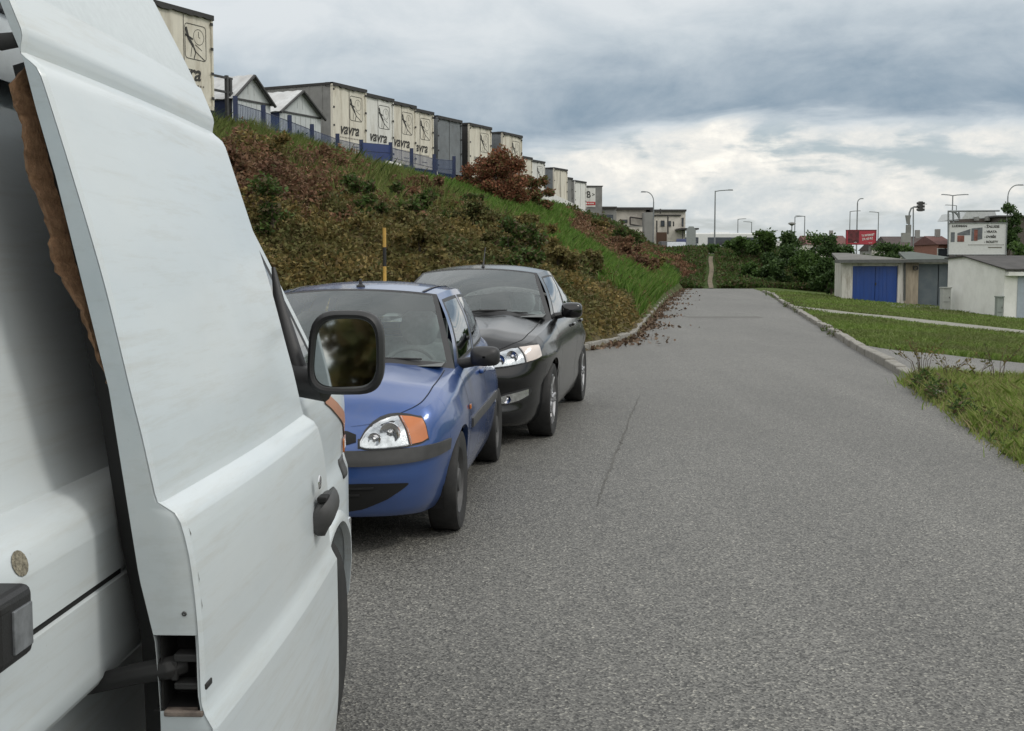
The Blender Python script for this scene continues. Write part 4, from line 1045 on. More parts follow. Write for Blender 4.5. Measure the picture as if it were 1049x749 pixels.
# tall crest grass by the sheds
sx, sy_, g = scatter(170000, -1.5, 1, 28, 62, 9, 1); sx = np.where(sx > 0, sx * g.uniform(0, 1, len(sx)) * np.where(sy_ < 44, 7.0, 2.0) ** 1.0 / .8, sx); sx = CRx(sy_) + .2 + sx
tag(blade_mesh('crest_grass', np.stack([sx, sy_, terrain(sx, sy_)], 1), np.where(sy_ < 44, .66, .26) * (.6 + .6 * (vnoise(sx, sy_, 1.9) * .5 + .5)), .006 + sy_ * .00025, islands('tall_grass', [(.13, .18, .04), (.17, .21, .06), (.20, .20, .075), (.09, .135, .034)], .7, .3), .28, 24), 'tall yellowish green grass along the crest of the bank', 'grass', kind='stuff')
# far bank behind the road end
x, y, g = scatter(90000, 8.0, 21, 79.7, 101, 12); m = ~((abs(x - (12.9 + (y - 79.5) * .165)) < .55 - (y - 80) * .012)); x, y = x[m], y[m]
x = x + 0; zz2 = terrain(x, y); red = (np.hypot((x - 10.4) / 2.6, (y - 88) / 6) + .25 * vnoise(x, y, 1.2)) < 1
cl = vnoise(x, y, 1.1) * .5 + .5
for sel, nm, mt, lab in ((~red, 'rough_grass', 'weed', 'rough dark green growth on the slope beyond the end of the road'), (red, 'dead_bracken', 'bramble', 'patch of rusty brown dead growth left of the trodden path')):
    P = np.stack([x[sel], y[sel], zz2[sel] + g.uniform(0, 1, sel.sum()) * (.15 + .5 * cl[sel])], 1)
    tag(leaf_mesh(nm, P, .20, .05, M[mt], .6, 25), lab, 'undergrowth', kind='stuff')
pa = [np.array([12.9 + (yv - 79.5) * .165 + .05 * math.sin(yv * .8), yv]) for yv in np.linspace(79.5, 94, 16)]
tag(MB().grid([[np.array([p[0] + e, p[1], float(terrain(p[0] + e, p[1])) + .05]) for e in (-.16, 0, .16)] for p in pa]).build('trodden_path', plain('dirt', (.15, .125, .085), .95, var=.3, scale=5), smooth=60), kind='structure')
# lawns on the right
def in_ribbon(x, y, A, B):
    A, B = np.array([p[:2] for p in A]), np.array([p[:2] for p in B])
    ya = np.interp(x, A[:, 0], A[:, 1]); yb = np.interp(x, B[:, 0], B[:, 1]); return (y < ya + .1) & (y > yb - .1) & (x > min(A[:, 0].min(), B[:, 0].min()))
x, y, g = scatter(230000, 0, 1, 14, 68, 14, 1); x = KRx(y) + .16 + x * (13 + y * .12); m = (x / y < .46) & ~in_ribbon(x, y, pathA, pathB) & ~in_ribbon(x, y, drA, drB); x, y = x[m], y[m]
cl = vnoise(x, y, 1.2) * .5 + .5
M['lawn'] = islands('lawn_grass', [(.12, .19, .034), (.15, .23, .045), (.185, .255, .06), (.21, .26, .085), (.105, .165, .034)], .65, .3, patch=[(.13, .165, .05), (.17, .18, .075), (.11, .14, .04)], pscale=.25)
tag(blade_mesh('lawn', np.stack([x, y, terrain(x, y) - .005], 1), .055 + .05 * cl, .007 + y * .0004, M['lawn'], .5, 26), 'mown green lawn between the footpath, driveway and garages', 'grass', kind='stuff')
# rough verge in the right corner
g = np.random.default_rng(15); n = 150000; y = 4.5 + 11.8 * g.uniform(size=n) ** .9; x = KRx(y) + .0 + g.uniform(size=n) ** 1.3 * 5.5
ybd = np.interp(x, [p[0] for p in drB], [p[1] for p in drB]); m = (y < ybd - .15) & (x / y < .46); x, y = x[m], y[m]; cl = vnoise(x, y, 2.1) * .5 + .5; ed = x - KRx(y)
M['verge'] = islands('verge_grass', [(.17, .25, .045), (.22, .31, .065), (.26, .34, .085), (.33, .32, .13), (.14, .21, .04), (.36, .32, .16)], .7, .3)
jit = g.normal(0, .09, len(x)) * (ed < .3)
tag(blade_mesh('verge_grass', np.stack([x + jit, y, terrain(x, y) - .01], 1), (.06 + .18 * cl) * (1 - .35 * np.exp(-ed / .25)), .0055 + .0022 * cl, M['verge'], .45, 27), 'long rough grass verge in the right corner beside the road', 'grass', kind='stuff')
P = []; g = np.random.default_rng(16)
for px_, py_, rad, hh, k in ((936, 402, .34, .26, 1500), (952, 412, .38, .24, 1500), (972, 428, .30, .26, 600), (982, 418, .3, .22, 200), (1018, 455, .3, .20, 200), (760, 303, .5, .3, 300), (806, 315, .5, .35, 900), (817, 320.5, .45, .3, 700), (852, 345, .35, .15, 500), (842, 340, .3, .15, 300), (1035, 468, .3, .18, 150), (995, 440, .3, .2, 250)):
    c0 = gp(px_, py_); r_ = rad * g.uniform(size=k) ** .9; a = g.uniform(0, 6.283, k)
    P.append(np.stack([np.maximum(c0[0] + .12 + r_ * np.cos(a), KRx(c0[1] + r_ * np.sin(a) * 1.2) - .10), c0[1] + r_ * np.sin(a) * 1.2, g.uniform(0, 1, k) * hh * (1 - (r_ / rad) ** 2 * .7)], 1))
P = np.concatenate(P)[::3]
tag(leaf_mesh('kerb_weeds', P, .055, .010, M['weed'], .5, 28), 'low leafy weeds growing along the right kerb', 'weeds', kind='stuff')
# leaf litter along both kerbs
g = np.random.default_rng(17); P = []
for a, b in zip(_l[:-1], _l[1:]):
    n = int(np.linalg.norm(b - a) * 60); t = g.uniform(size=n)[:, None]; p = a + (b - a) * t; off = np.minimum(g.exponential(.16, n), .8) * (1 + .8 * np.sin(p[:, 1] * 1.1)) 
    P.append(np.stack([p[:, 0] + off, p[:, 1] - off * .5 * (p[:, 1] < 24), .008 + g.uniform(0, .035, n)], 1))
P = np.concatenate(P)
tag(leaf_mesh('leaf_litter', P, .085, .03, islands('dead_leaves', [(.12, .08, .055), (.16, .105, .07), (.09, .065, .045), (.20, .15, .11)], .9, 0), -.1, 29), 'drift of dry brown leaves along the left kerb', 'leaf litter', kind='stuff')
# ------------------------------------------------------------------ shrubs and trees
def shrub(name, loc, w, h, label, cat, mat, n=2600, lsz=.16, seed=0, group=None, trunk=.07, dens=1.0, sx=1.0, lean=0, low=.0, ncl=16):
    g = np.random.default_rng(seed + 100); root = empty(name, loc, 0, label, cat, group); P = []
    cl = []
    for k in range(ncl):
        a = g.uniform(0, 6.283); r = g.uniform(0, .85) ** .7; t = g.uniform(.0, 1)
        z = h * (low + (1 - low) * (.12 + .76 * t)); rr = w / 2 * r * (math.sin(math.pi * min(.97, .25 + t * .7)) ** .6)
        cl.append((rr * math.cos(a) * sx, rr * math.sin(a), z, g.uniform(.14, .30) * min(w, h) * .8))
    for (cx, cy, cz, cr_) in cl:
        k = int(n * dens / ncl); v = g.normal(size=(k, 3)); v /= np.linalg.norm(v, axis=1)[:, None]; v *= (g.uniform(.15, 1, k) ** .6)[:, None] * cr_ * g.uniform(.8, 1.12, (k, 1)); v[:, 2] *= .8
        P.append(v + np.array([cx, cy, cz]))
    
    P = np.concatenate(P); P = P[P[:, 2] > -.05]
    cr_o = leaf_mesh('crown', P, lsz, lsz * .34, mat, .15, seed); cr_o.parent = root
    tr = MB(); tr.tube([(0, 0, -.15), (.03, .02, h * .3), (.0, .05, h * .55)], [trunk, trunk * .75, trunk * .4], 8)
    for (cx, cy, cz, _) in cl[:9]:
        tr.tube([(.02, .02, h * .12 + .05), (cx * .45, cy * .45, cz * .6), (cx, cy, cz)], [trunk * .5, trunk * .32, trunk * .12], 6)
    tr.build('trunk', M['bark'], root, smooth=50)
    return root
def on(px, Y): x = (px - CX) / F * Y; return (x, Y, float(terrain(x, Y)))
DK, MD = M['leaf_dark'], M['leaf_mid']
G1 = 'bushes beyond the end of the road'
shrub('bush', on(757, 92), 2.6, 1.9, 'low bush just right of the trodden path', 'bush', MD, 2600, .20, 1, G1)
shrub('bush', on(724, 98.5), 2.2, .75, 'low spreading bush left of the tall street lamp foot', 'bush', MD, 1800, .18, 31, G1, trunk=.04)
shrub('bush', on(742, 97), 2.6, .8, 'low spreading bush right of the tall street lamp foot', 'bush', MD, 2000, .18, 32, G1, trunk=.04)
shrub('bush', on(783, 90), 3.4, 2.6, 'rounded mid green bush left of the tallest dark bushes', 'bush', MD, 3800, .20, 2, G1)
shrub('bush', on(806, 88), 3.2, 3.1, 'dark rounded bush with a domed top against the sky', 'bush', DK, 4200, .20, 3, G1)
shrub('bush', on(771, 84), 2.6, 1.4, 'low sprawling bush at the foot of the slope right of the path', 'bush', MD, 2600, .19, 4, G1)
shrub('bush', on(797, 82), 3.2, 1.9, 'dark low bush in front of the domed one', 'bush', DK, 3600, .19, 5, G1)
shrub('bush', on(822, 81), 2.8, 2.6, 'leafy light green bush beside the hedge corner', 'bush', MD, 3600, .19, 6, G1)
shrub('bush', on(834, 85), 2.8, 3.6, 'loose pale topped bush rising above its neighbours', 'bush', MD, 2800, .18, 7, G1, ncl=20)
shrub('bush', on(846, 78), 2.2, 2.3, 'dark bush touching the left wall of the blue door garage', 'bush', DK, 3800, .18, 8, G1)
shrub('bush', on(855, 82), 3.0, 3.9, 'tall dark bush behind the blue door garage', 'bush', DK, 4600, .19, 9, G1)
shrub('bush', on(851, 70), 1.2, 1.5, 'small clipped dark bush at the garage corner', 'bush', DK, 1800, .15, 10, G1)
shrub('bush', on(884, 84), 2.2, 2.7, 'pale leaved bush below the red billboard', 'bush', islands('pale_leaf', [(.12, .13, .09), (.05, .075, .03), (.2, .2, .17), (.04, .065, .02)], .6, .3), 1900, .17, 11)
shrub('bush', on(908, 86), 3.2, 3.0, 'broad dark bush showing over the roof of the blue door garage', 'bush', DK, 3200, .2, 12)
shrub('bush', on(924, 88), 2.6, 2.7, 'mid green bush beside the traffic light mast', 'bush', MD, 2400, .2, 13)
shrub('bush', on(985, 70), 2.4, 2.5, 'leafy green bush in front of the white billboard', 'bush', MD, 3200, .17, 14)
shrub('bush', on(1046, 80), 2.6, 4.2, 'green bush at the right edge beside the white billboard', 'bush', MD, 3200, .2, 15)
shrub('slender_tree', on(1030, 115), 2.6, 6.9, 'slender loose tree growing beside the brick building', 'tree', DK, 4200, .22, 16, trunk=.1, low=.3, sx=.8, ncl=30)
def onhit(px, py, dz=.1): p = hit(px, py); return (p[0], p[1], p[2] - dz)
RG = islands('rust_green', [(.19, .085, .045), (.14, .065, .04), (.10, .13, .04), (.08, .11, .035), (.21, .10, .055)], .75, .25)
shrub('dead_shrub', onhit(507, 205), 4.4, 2.7, 'large rusty brown dead shrub on the upper bank below the trailers', 'shrub', M['rust'], 16000, .11, 20, trunk=.05, ncl=34, low=-.05)
shrub('dead_shrub', onhit(479, 187), 2.4, 1.6, 'smaller rusty shrub at the left shoulder of the large dead one', 'shrub', M['rust'], 6500, .11, 21, trunk=.04, ncl=18, low=-.05)
shrub('dead_shrub', onhit(545, 213), 2.4, 1.9, 'reddish shrub with some green leaves right of the large dead one', 'shrub', RG, 6500, .11, 22, trunk=.04, ncl=18, low=-.05)
shrub('fence_bush', on(303, 45.2)[:2] + (5.1,), 1.5, 1.25, 'small dark green bush against the second tin shed', 'bush', M['leaf_dark'], 1600, .13, 23, trunk=.04)
# tall seeding weeds in the verge
def stalk(px_, py_, h, n, label, seed):
    g = np.random.default_rng(seed); c0 = gp(px_, py_); root = empty('tall_weed', (c0[0], c0[1], float(terrain(c0[0], c0[1]))), 0, label, 'weed')
    mb = MB(); P = []
    for k in range(n):
        a = g.uniform(0, 6.28); l = g.uniform(.1, .45); hh = h * g.uniform(.6, 1); p = [(0 + .08 * math.cos(a) * g.uniform(), .08 * math.sin(a), 0), (l * .35 * math.cos(a), l * .35 * math.sin(a), hh * .6), (l * math.cos(a), l * math.sin(a), hh)]
        mb.tube(p, [.004, .003, .002], 5)
        for t in np.linspace(.25, 1, 9):
            q = np.array(p[1]) * (1 - t) + np.array(p[2]) * t; P += [q + g.normal(0, .012, 3)] * 1
    mb.build('stem', M['twig'], root); lf = leaf_mesh('leaves', np.array(P), .045, .008, M['olive'], .8, seed); lf.parent = root
stalk(944, 392, .62, 14, 'tallest clump of dry seeding weeds at the broken end of the right kerb', 1)
stalk(972, 398, .42, 7, 'short dry weed stalks beside the loose kerb stone', 2)
stalk(1002, 400, .36, 6, 'sparse dry stalks in the middle of the rough verge', 3)
stalk(1020, 402, .52, 8, 'dry forked weed stalks near the right edge of the verge', 4)

# bramble mounds breaking up the bank
g = np.random.default_rng(44); mixes = [(M['bramble'], 0), (M['bramble'], 1), (M['olive'], 2), (M['weed'], 3)]; nm_ = 0; spots = []
while nm_ < 34:
    yv = 1 / g.uniform(1 / 70, 1 / 19); f = g.uniform(.12, .88); xv = float(KLx(yv) - f * (KLx(yv) - CRx(yv)))
    if not (-.29 < xv / yv < .15): continue
    if any(math.hypot(xv - a, yv - b) < 1.6 for a, b in spots): continue
    zn_ = int(bank_zone(np.array([xv]), np.array([yv]))[0])
    if zn_ == 4 or float(dist_line(np.array([xv]), np.array([yv]), GSTRIP)[0]) < 5.5: continue
    if zn_ == 2 and g.uniform() < .8: continue
    spots.append((xv, yv)); nm_ += 1
    mt = M['bramble'] if zn_ == 0 else (M['olive'] if g.uniform() < .55 else M['weed'])
    if zn_ == 0 and g.uniform() < .18: mt = M['weed']
    w_ = g.uniform(1.1, 2.3)
    nmk = {'dry_bramble': 'brown dried bramble mound on the embankment', 'olive_cover': 'olive leafy bramble mound on the embankment', 'weed_leaf': 'green leafy weed mound on the embankment'}[mt.name]
    shrub('bramble_mound', (xv, yv, float(terrain(xv, yv)) - .05), w_, w_ * g.uniform(.38, .6), nmk, 'bramble', mt, int(1500 + 400 * w_), .05 + yv * .0011, 200 + nm_, {'dry_bramble': 'brown bramble mounds', 'olive_cover': 'olive bramble mounds', 'weed_leaf': 'green weed mounds'}[mt.name], trunk=.015, ncl=12)
# planting behind the viewpoint, seen only in mirrors and paint
for i, (x, y) in enumerate(((-7, -16), (-3.5, -19), (0.5, -21), (4.5, -19))):
    shrub('roadside_bush', (x, y, float(terrain(x, y))), 5.4, 4.4, 'broad green bush closing the road behind the viewpoint', 'bush', M['olive'], 5200, .40, 60 + i, 'bushes behind the viewpoint')
# ------------------------------------------------------------------ trailers on the crest
M['tr_cream'] = plain('trailer_cream', (.62, .59, .50), .6, var=.10, scale=2, dirt=(.32, .27, .20), dscale=1.5, damt=.7, stretch=(2.2, 2.2, .45))
M['tr_white'] = plain('trailer_white', (.66, .66, .62), .55, var=.07, scale=2, dirt=(.36, .34, .28), dscale=1.5, damt=.6, stretch=(2.2, 2.2, .45))
M['tr_grey'] = plain('trailer_grey', (.155, .17, .18), .6, var=.15, scale=3, dirt=(.10, .10, .10), dscale=2)
M['tr_side'] = plain('trailer_side', (.20, .20, .19), .65, var=.18, scale=2, dirt=(.11, .11, .10), dscale=1.2, damt=.7)
M['tr_dark'] = plain('trailer_dark', (.030, .029, .028), .7, var=.3, scale=5)
M['ink'] = plain('ink', (.035, .034, .03), .7, var=.2)
M['faded_ink'] = plain('faded_ink', (.16, .15, .125), .7, var=.2)
PHI = R(90 - 26.5); AV = np.array([math.sin(R(26.5)), math.cos(R(26.5))]); TOPZ = 9.05
def trailer(px, py, label, front, side, emblem=True, dark_in=False, two=False, h=2.72, word=True):
    p = at_z(px, py, TOPZ); o = p[:2] - AV * 1.25      # rear face centre
    t = empty('semi_trailer', (o[0], o[1], TOPZ - 4.0), PHI, label, 'trailer', 'parked trailers on the crest'); zb = 4.0 - h
    b = MB()
    b.grid([[np.array([-1.25, y, z]) for z in (zb, 3.96)] for y in (.05, 13.4)]); b.grid([[np.array([1.25, y, z]) for z in (zb, 3.96)] for y in (.05, 13.4)])
    b.grid([[np.array([x, y, 3.96]) for x in (-1.25, 1.25)] for y in (.05, 13.4)]); b.grid([[np.array([x, y, zb]) for x in (-1.25, 1.25)] for y in (.05, 13.4)]); b.grid([[np.array([x, 13.4, z]) for x in (-1.25, 1.25)] for z in (zb, 3.96)])
    for k in range(20):
        for s_ in (-1.256, 1.256): b.box((s_, .5 + k * .67, (zb + 3.96) / 2), (.02, .05, 3.9 - zb))
    b.build('body', side, t)
    f = MB()
    f.box((0, .02, (zb + 3.94) / 2), (2.42, .06, 3.9 - zb)); dd = f.build('rear_door', front, t, bevel=.01)
    fr = MB(); fr.box((-1.23, .0, (zb + 3.96) / 2), (.07, .12, 3.96 - zb)); fr.box((1.23, .0, (zb + 3.96) / 2), (.07, .12, 3.96 - zb)); fr.box((0, 0, zb - .05), (2.5, .12, .12)); fr.build('door_frame', front, t)
    jag = MB(); n = 16; row = []
    for k in range(n + 1):
        row.append((-1.29 + 2.58 * k / n, 3.87 + rng.normal(0, .018)))
    for (a, b_) in zip(row[:-1], row[1:]):
        jag.add([(a[0], -.09, a[1]), (b_[0], -.09, b_[1]), (b_[0], -.09, 4.02), (a[0], -.09, 4.02), (a[0], .3, a[1]), (b_[0], .3, b_[1]), (b_[0], .3, 4.03), (a[0], .3, 4.03)], [(0, 1, 2, 3), (3, 2, 6, 7), (0, 4, 5, 1), (4, 7, 6, 5)])
    for s_ in (-1.27, 1.27): jag.box((s_, 6.7, 3.97), (.06, 13.3, .10))
    jag.build('top_rail', M['tr_dark'], t)
    for x in ((-.06, .06) if two else (.0,)):
        MB().box((x, -.016, (zb + 3.9) / 2), (.018, .012, 3.8 - zb)).build('door_gap', M['tr_dark'], t)
    for s_ in (-1, 1):
        hz = MB()
        for k in range(4): hz.box((s_ * 1.2, -.065, zb + .25 + k * (3.5 - zb) / 3), (.10, .03, .08))
        hz.build('hinge', M['tr_dark'], t)
    ch = MB(); ch.box((-.4, 6.6, zb - .22), (.14, 13, .28)); ch.box((.4, 6.6, zb - .22), (.14, 13, .28)); ch.box((0, .25, .55), (2.3, .10, .14)); ch.box((-.8, .25, .85), (.08, .08, .6)); ch.box((.8, .25, .85), (.08, .08, .6)); ch.build('chassis', M['tr_dark'], t)
    for y in (2.6, 3.9, 5.2):
        for s_ in (-1, 1): MB().lathe([(.001, .14), (.25, .14), (.3, .17), (.48, .17), (.5, .1), (.5, -.1), (.48, -.17), (.25, -.17)], (s_ * 1.02, y, .5), 'x', 20).build('wheel', M['rubber'], t, smooth=40)
    for s_ in (-1, 1): MB().box((s_ * .95, .17, .95), (.38, .06, .12)).build('tail_light', plain('tail_red', (.30, .02, .015), .3) if 'tail_red' not in bpy.data.materials else bpy.data.materials['tail_red'], t)
    if emblem:
        e = MB(); x0, x1, z0, z1 = .06, .98, 2.60, 3.62; w = .022; Y = -.018
        def ln(a, b, w=w): 
            a, b = np.array(a), np.array(b); d = (b - a); L = np.linalg.norm(d); d = d / L; nn = np.array([-d[1], d[0]]) * w / 2
            e.add([(q[0], Y, q[1]) for q in (a - nn, b - nn, b + nn, a + nn)], [(0, 1, 2, 3)])
        rr = .10
        ln((x0 + rr, z0), (x1 - rr, z0)); ln((x0 + rr, z1), (x1 - rr, z1)); ln((x0, z0 + rr), (x0, z1 - rr)); ln((x1, z0 + rr), (x1, z1 - rr))
        for (cx_, cz_, a0) in ((x0 + rr, z0 + rr, 180), (x1 - rr, z0 + rr, 270), (x1 - rr, z1 - rr, 0), (x0 + rr, z1 - rr, 90)):
            for k in range(3): ln((cx_ + rr * math.cos(R(a0 + 30 * k)), cz_ + rr * math.sin(R(a0 + 30 * k))), (cx_ + rr * math.cos(R(a0 + 30 * k + 30)), cz_ + rr * math.sin(R(a0 + 30 * k + 30))))
        for k in range(14):      # clock ring
            a, b_ = 2 * math.pi * k / 14, 2 * math.pi * (k + 1) / 14; cx_, cz_, q = .66, 3.28, .23
            ln((cx_ + q * math.cos(a), cz_ + q * math.sin(a)), (cx_ + q * math.cos(b_), cz_ + q * math.sin(b_)), .014)
        ln((.66, 3.28), (.66, 3.44), .02); ln((.66, 3.28), (.72, 3.26), .016)
        ln((.10, 3.50), (.20, 3.20), .10); ln((.06, 3.28), (.40, 3.18), .06); ln((.20, 3.2), (.42, 2.98), .10); ln((.42, 2.98), (.52, 2.82), .055); ln((.52, 2.82), (.44, 2.62), .035); ln((.50, 2.84), (.92, 2.62), .028); ln((.36, 2.98), (.30, 2.66), .02); ln((.5, 3.04), (.8, 2.9), .018)
        e.build('emblem', M['ink'], t)
    if word:
        text('vavra', .66, M['ink'], t, (-.02, -.020, 2.18), (R(90), 0, 0), bold=.014, shear=.32, xs=1.02)
        d_ = MB()
        for k in range(15): d_.box((-.78 + k * .115, -.018, 1.83), (.05, .008, .05))
        for k in range(9): d_.box((.22 + k * .055, -.018, 1.50), (.035, .008, .035))
        d_.build('small_print', M['faded_ink'], t)
    return t
CRM, WHT, GRY, SDE = M['tr_cream'], M['tr_white'], M['tr_grey'], M['tr_side']
trailer(216, 17, 'cream trailer at the far left, half hidden behind the roof of the white van', CRM, SDE)
trailer(374, 92.5, 'cream lettered trailer with its long grey side showing behind the tin sheds', CRM, SDE)
trailer(402, 102, 'whitest of the lettered trailers, above the solid blue board of the fence', WHT, SDE)
trailer(425, 109, 'cream lettered trailer directly right of the whitest one', CRM, SDE)
trailer(443, 115.5, 'narrow looking cream lettered trailer directly left of the plain grey one', CRM, SDE)
trailer(472, 124, 'plain grey trailer without any lettering on its doors', GRY, GRY, False, word=False)
trailer(502.5, 131, 'cream trailer with figure emblem directly right of the plain grey one', CRM, M['tr_dark'])
trailer(534, 139.5, 'cream trailer with a broad dark grey side, rising above the dead shrub', CRM, GRY)
trailer(544.5, 161.8, 'low looking cream trailer just right of the dead shrub top', CRM, SDE, False, word=False)
trailer(557.5, 166, 'white trailer with faint emblem behind the white panel fence', WHT, SDE, True, word=False)
trailer(580.6, 174, 'distant trailer with dark side and split cream doors', CRM, GRY, False, two=True, word=False)
trailer(586, 182.5, 'distant narrow grey trailer between split door trailer and sign trailer', SDE, GRY, False, word=False)
tb = trailer(600, 186.5, 'farthest white trailer carrying a large black letter sign', WHT, SDE, False, word=False)
# sign box beside it
sg = empty('sign_trailer', at(607.5, 191, 116) - np.array([0, 0, 4.0]), R(5), 'grey box trailer with white sign reading CB over a red stripe', 'trailer', 'parked trailers on the crest')
MB().box((-.15, 1.3, 2.65), (2.05, 2.6, 2.7)).build('body', SDE, sg); MB().box((-.15, 1.3, 4.03), (2.2, 2.7, .08)).build('top_rail', M['tr_dark'], sg)
MB().box((-.42, -.03, 2.95), (1.30, .04, 1.75)).build('sign_panel', WHT, sg)
text('CB', .85, M['ink'], sg, (-.66, -.055, 3.2), (R(90), 0, 0), bold=.02, xs=.8)
text('>', .5, M['ink'], sg, (.03, -.055, 3.2), (R(90), 0, 0), bold=.01)
MB().box((-.42, -.055, 2.40), (1.28, .02, .32)).build('red_stripe', plain('sign_red', (.42, .03, .03), .5), sg)
dsh = MB()
for k in range(5): dsh.box((-.8 + k * .2, -.07, 2.40), (.12, .008, .12))
dsh.build('small_print', WHT, sg); MB().box((-.15, 1.3, 1.05), (1.8, 2.4, .35)).build('chassis', M['tr_dark'], sg)

# ------------------------------------------------------------------ tin sheds
M['tin'] = plain('white_tin', (.50, .53, .53), .55, var=.10, scale=4, stretch=(6, 6, .4), dirt=(.30, .30, .28), dscale=2, damt=.6)
M['tin_roof'] = plain('tin_roof', (.52, .53, .53), .5, .2, var=.2, scale=6, dirt=(.20, .16, .13), dscale=1.5, damt=.6)
M['tin_dark'] = plain('tin_trim', (.05, .05, .05), .6, var=.2)
M['fence_blue'] = plain('fence_blue', (.012, .024, .075), .5, var=.2)
def shed(pxr, Y, w, eave, apex, base, depth, label):
    x = (pxr - CX) / F * Y; a = np.array([x, Y]); o = a - AV * w / 2
    t = empty('tin_shed', (o[0], o[1], base), PHI, label, 'shed', 'tin sheds on the crest'); H_, A_ = eave - base, apex - base
    wl = MB().prism([(-w / 2, 0, 0), (w / 2, 0, 0), (w / 2, 0, H_), (0, 0, A_), (-w / 2, 0, H_)], (0, depth, 0))
    for k in range(1, 8): wl.box((-w / 2 + w * k / 8, -.006, H_ / 2), (.025, .012, H_ - .06))
    for x_ in (-.18, .14): wl.box((x_, -.006, H_ + (A_ - H_) * .45), (.03, .012, .32))
    wl.build('wall', M['tin'], t)
    MB().grid([[np.array([-w / 2 - .012, y, z]) for z in (.0, H_ - .05)] for y in (0, depth)]).build('side_wall', M['fence_blue'], t)
    MB().box((0, -.02, H_), (w, .03, .06)).build('tie_rail', M['tin_dark'], t)
    for s_ in (-1, 1):
        r_ = MB(); ex = 1.10; n = 9
        r_.grid([[np.array([s_ * w / 2 * ex * u, y, A_ + .05 - (A_ - H_) * ex * u + (.025 if k % 2 else 0)]) for u in (0, 1)] for k, y in enumerate(np.linspace(-.12, depth + .1, 26))])
        r_.build('roof', M['tin_roof'], t, solid=.02)
        MB().tube([(0, -.14, A_ + .02), (s_ * w / 2 * ex, -.14, A_ + .02 - (A_ - H_) * ex)], .055, 6).build('barge_board', M['tin_dark'], t)
    return t
shed(280.5, 43.2, 2.06, 7.08, 7.92, 5.0, 5.5, 'left tin shed with streaked roof and dark gable edge, beside the pipe rack')
shed(331, 46.4, 2.5, 7.0, 7.82, 5.0, 5.5, 'right tin shed with clean pale roof, between the left shed and the trailer')
rk_ = empty('pipe_rack', at(238, 100, 41.5) * np.array([1, 1, 0]) + np.array([0, 0, 5.0]), PHI, 'black pipe rack standing in front of the left tin shed', 'rack')
m = MB()
for (x, h) in ((-.1, 2.75), (-.28, 2.8)): m.box((x, 0, h / 2), (.10, .10, h))
m.build('post', M['tin_dark'], rk_); m = MB()
for z in (2.72, 2.25): m.box((-1.2, 0, z), (2.4, .07, .07))
m.build('rail', M['tin_dark'], rk_)

# ------------------------------------------------------------------ fences along the crest
FL = [at(241, 103, 38), at(269.6, 112, 40.4), at(296.6, 122, 43), at(319.5, 131, 45.3), at(345.7, 140.5, 47.6), at(370, 146.5, 50), at(400, 149, 52.5), at(421.6, 155, 54.5), at(444.7, 161, 56.8), at(465, 163, 58.5)]
fe = empty('mesh_fence', tuple(FL[0] * np.array([1, 1, 0]) + np.array([0, 0, 5.2])), 0, 'blue post and wire mesh fence running along the crest', 'fence'); f0 = np.array(fe.location)
for p in FL: MB().box(tuple(p - f0 + np.array([0, 0, -.62])), (.14, .14, 1.5), .3).build('post', M['fence_blue'], fe)
mm, nt, b = nodes('wire_mesh'); tr_ = nt.nodes.new('ShaderNodeBsdfTransparent'); mx = nt.nodes.new('ShaderNodeMixShader'); mx.inputs[0].default_value = .42
b.inputs['Base Color'].default_value = (.03, .065, .17, 1); b.inputs['Roughness'].default_value = .6
nt.links.new(tr_.outputs[0], mx.inputs[1]); nt.links.new(b.outputs[0], mx.inputs[2]); nt.links.new(mx.outputs[0], nt.nodes['Material Output'].inputs[0])
for i, (a, c_) in enumerate(zip(FL[:-1], FL[1:])):
    if i == 5: continue
    a, c_ = a - f0, c_ - f0
    MB().add([a + (0, 0, -1.4), c_ + (0, 0, -1.4), c_ + (0, 0, -.08), a + (0, 0, -.08)], [(0, 1, 2, 3)]).build('mesh_panel', mm, fe)
    w_ = MB()
    for z in (-.08, -.5, -.95, -1.35): w_.tube([a + (0, 0, z), c_ + (0, 0, z)], .012, 4)
    for t in np.linspace(.06, .94, 16): p = a + (c_ - a) * t; w_.tube([p + (0, 0, -.08), p + (0, 0, -1.4)], .006, 4)
    w_.build('mesh_wire', M['fence_blue'], fe)
bb = empty('blue_board', tuple((FL[5] + FL[6]) / 2 * np.array([1, 1, 0]) + np.array([0, 0, 5.2])), 0, 'solid blue ribbed board filling one bay of the mesh fence', 'board'); b0 = np.array(bb.location)
a, c_ = FL[5] - b0 + (.06, -.09, 0), FL[6] - b0 + (-.0, -.09, 0); m = MB()
for k in range(4): m.prism([a + (0, 0, -1.36 + k * .345), c_ + (0, 0, -1.36 + k * .345), c_ + (0, 0, -1.04 + k * .345), a + (0, 0, -1.04 + k * .345)], (-.02 - .0, .045, 0))
m.build('panel', plain('board_blue', (.010, .028, .13), .45, var=.12), bb)
MB().prism([a + (0, .06, -1.36), c_ + (0, .06, -1.36), c_ + (0, .06, .02), a + (0, .06, .02)], (-.02, .03, 0)).build('backing', M['fence_blue'], bb)
pw = empty('white_panel_fence', (0, 0, 0), 0, 'low fence of white panels below the distant trailers', 'fence')
A_, B_ = at(549, 190, 80), at(598, 213, 106); A_[2] = B_[2] = 0; pw.location = tuple(A_ * np.array([1, 1, 0]) + np.array([0, 0, 5.0]))
d_ = B_ - A_; L_ = np.linalg.norm(d_); ang = math.atan2(d_[1], d_[0]); pw.rotation_euler = (0, 0, ang)
n = 10
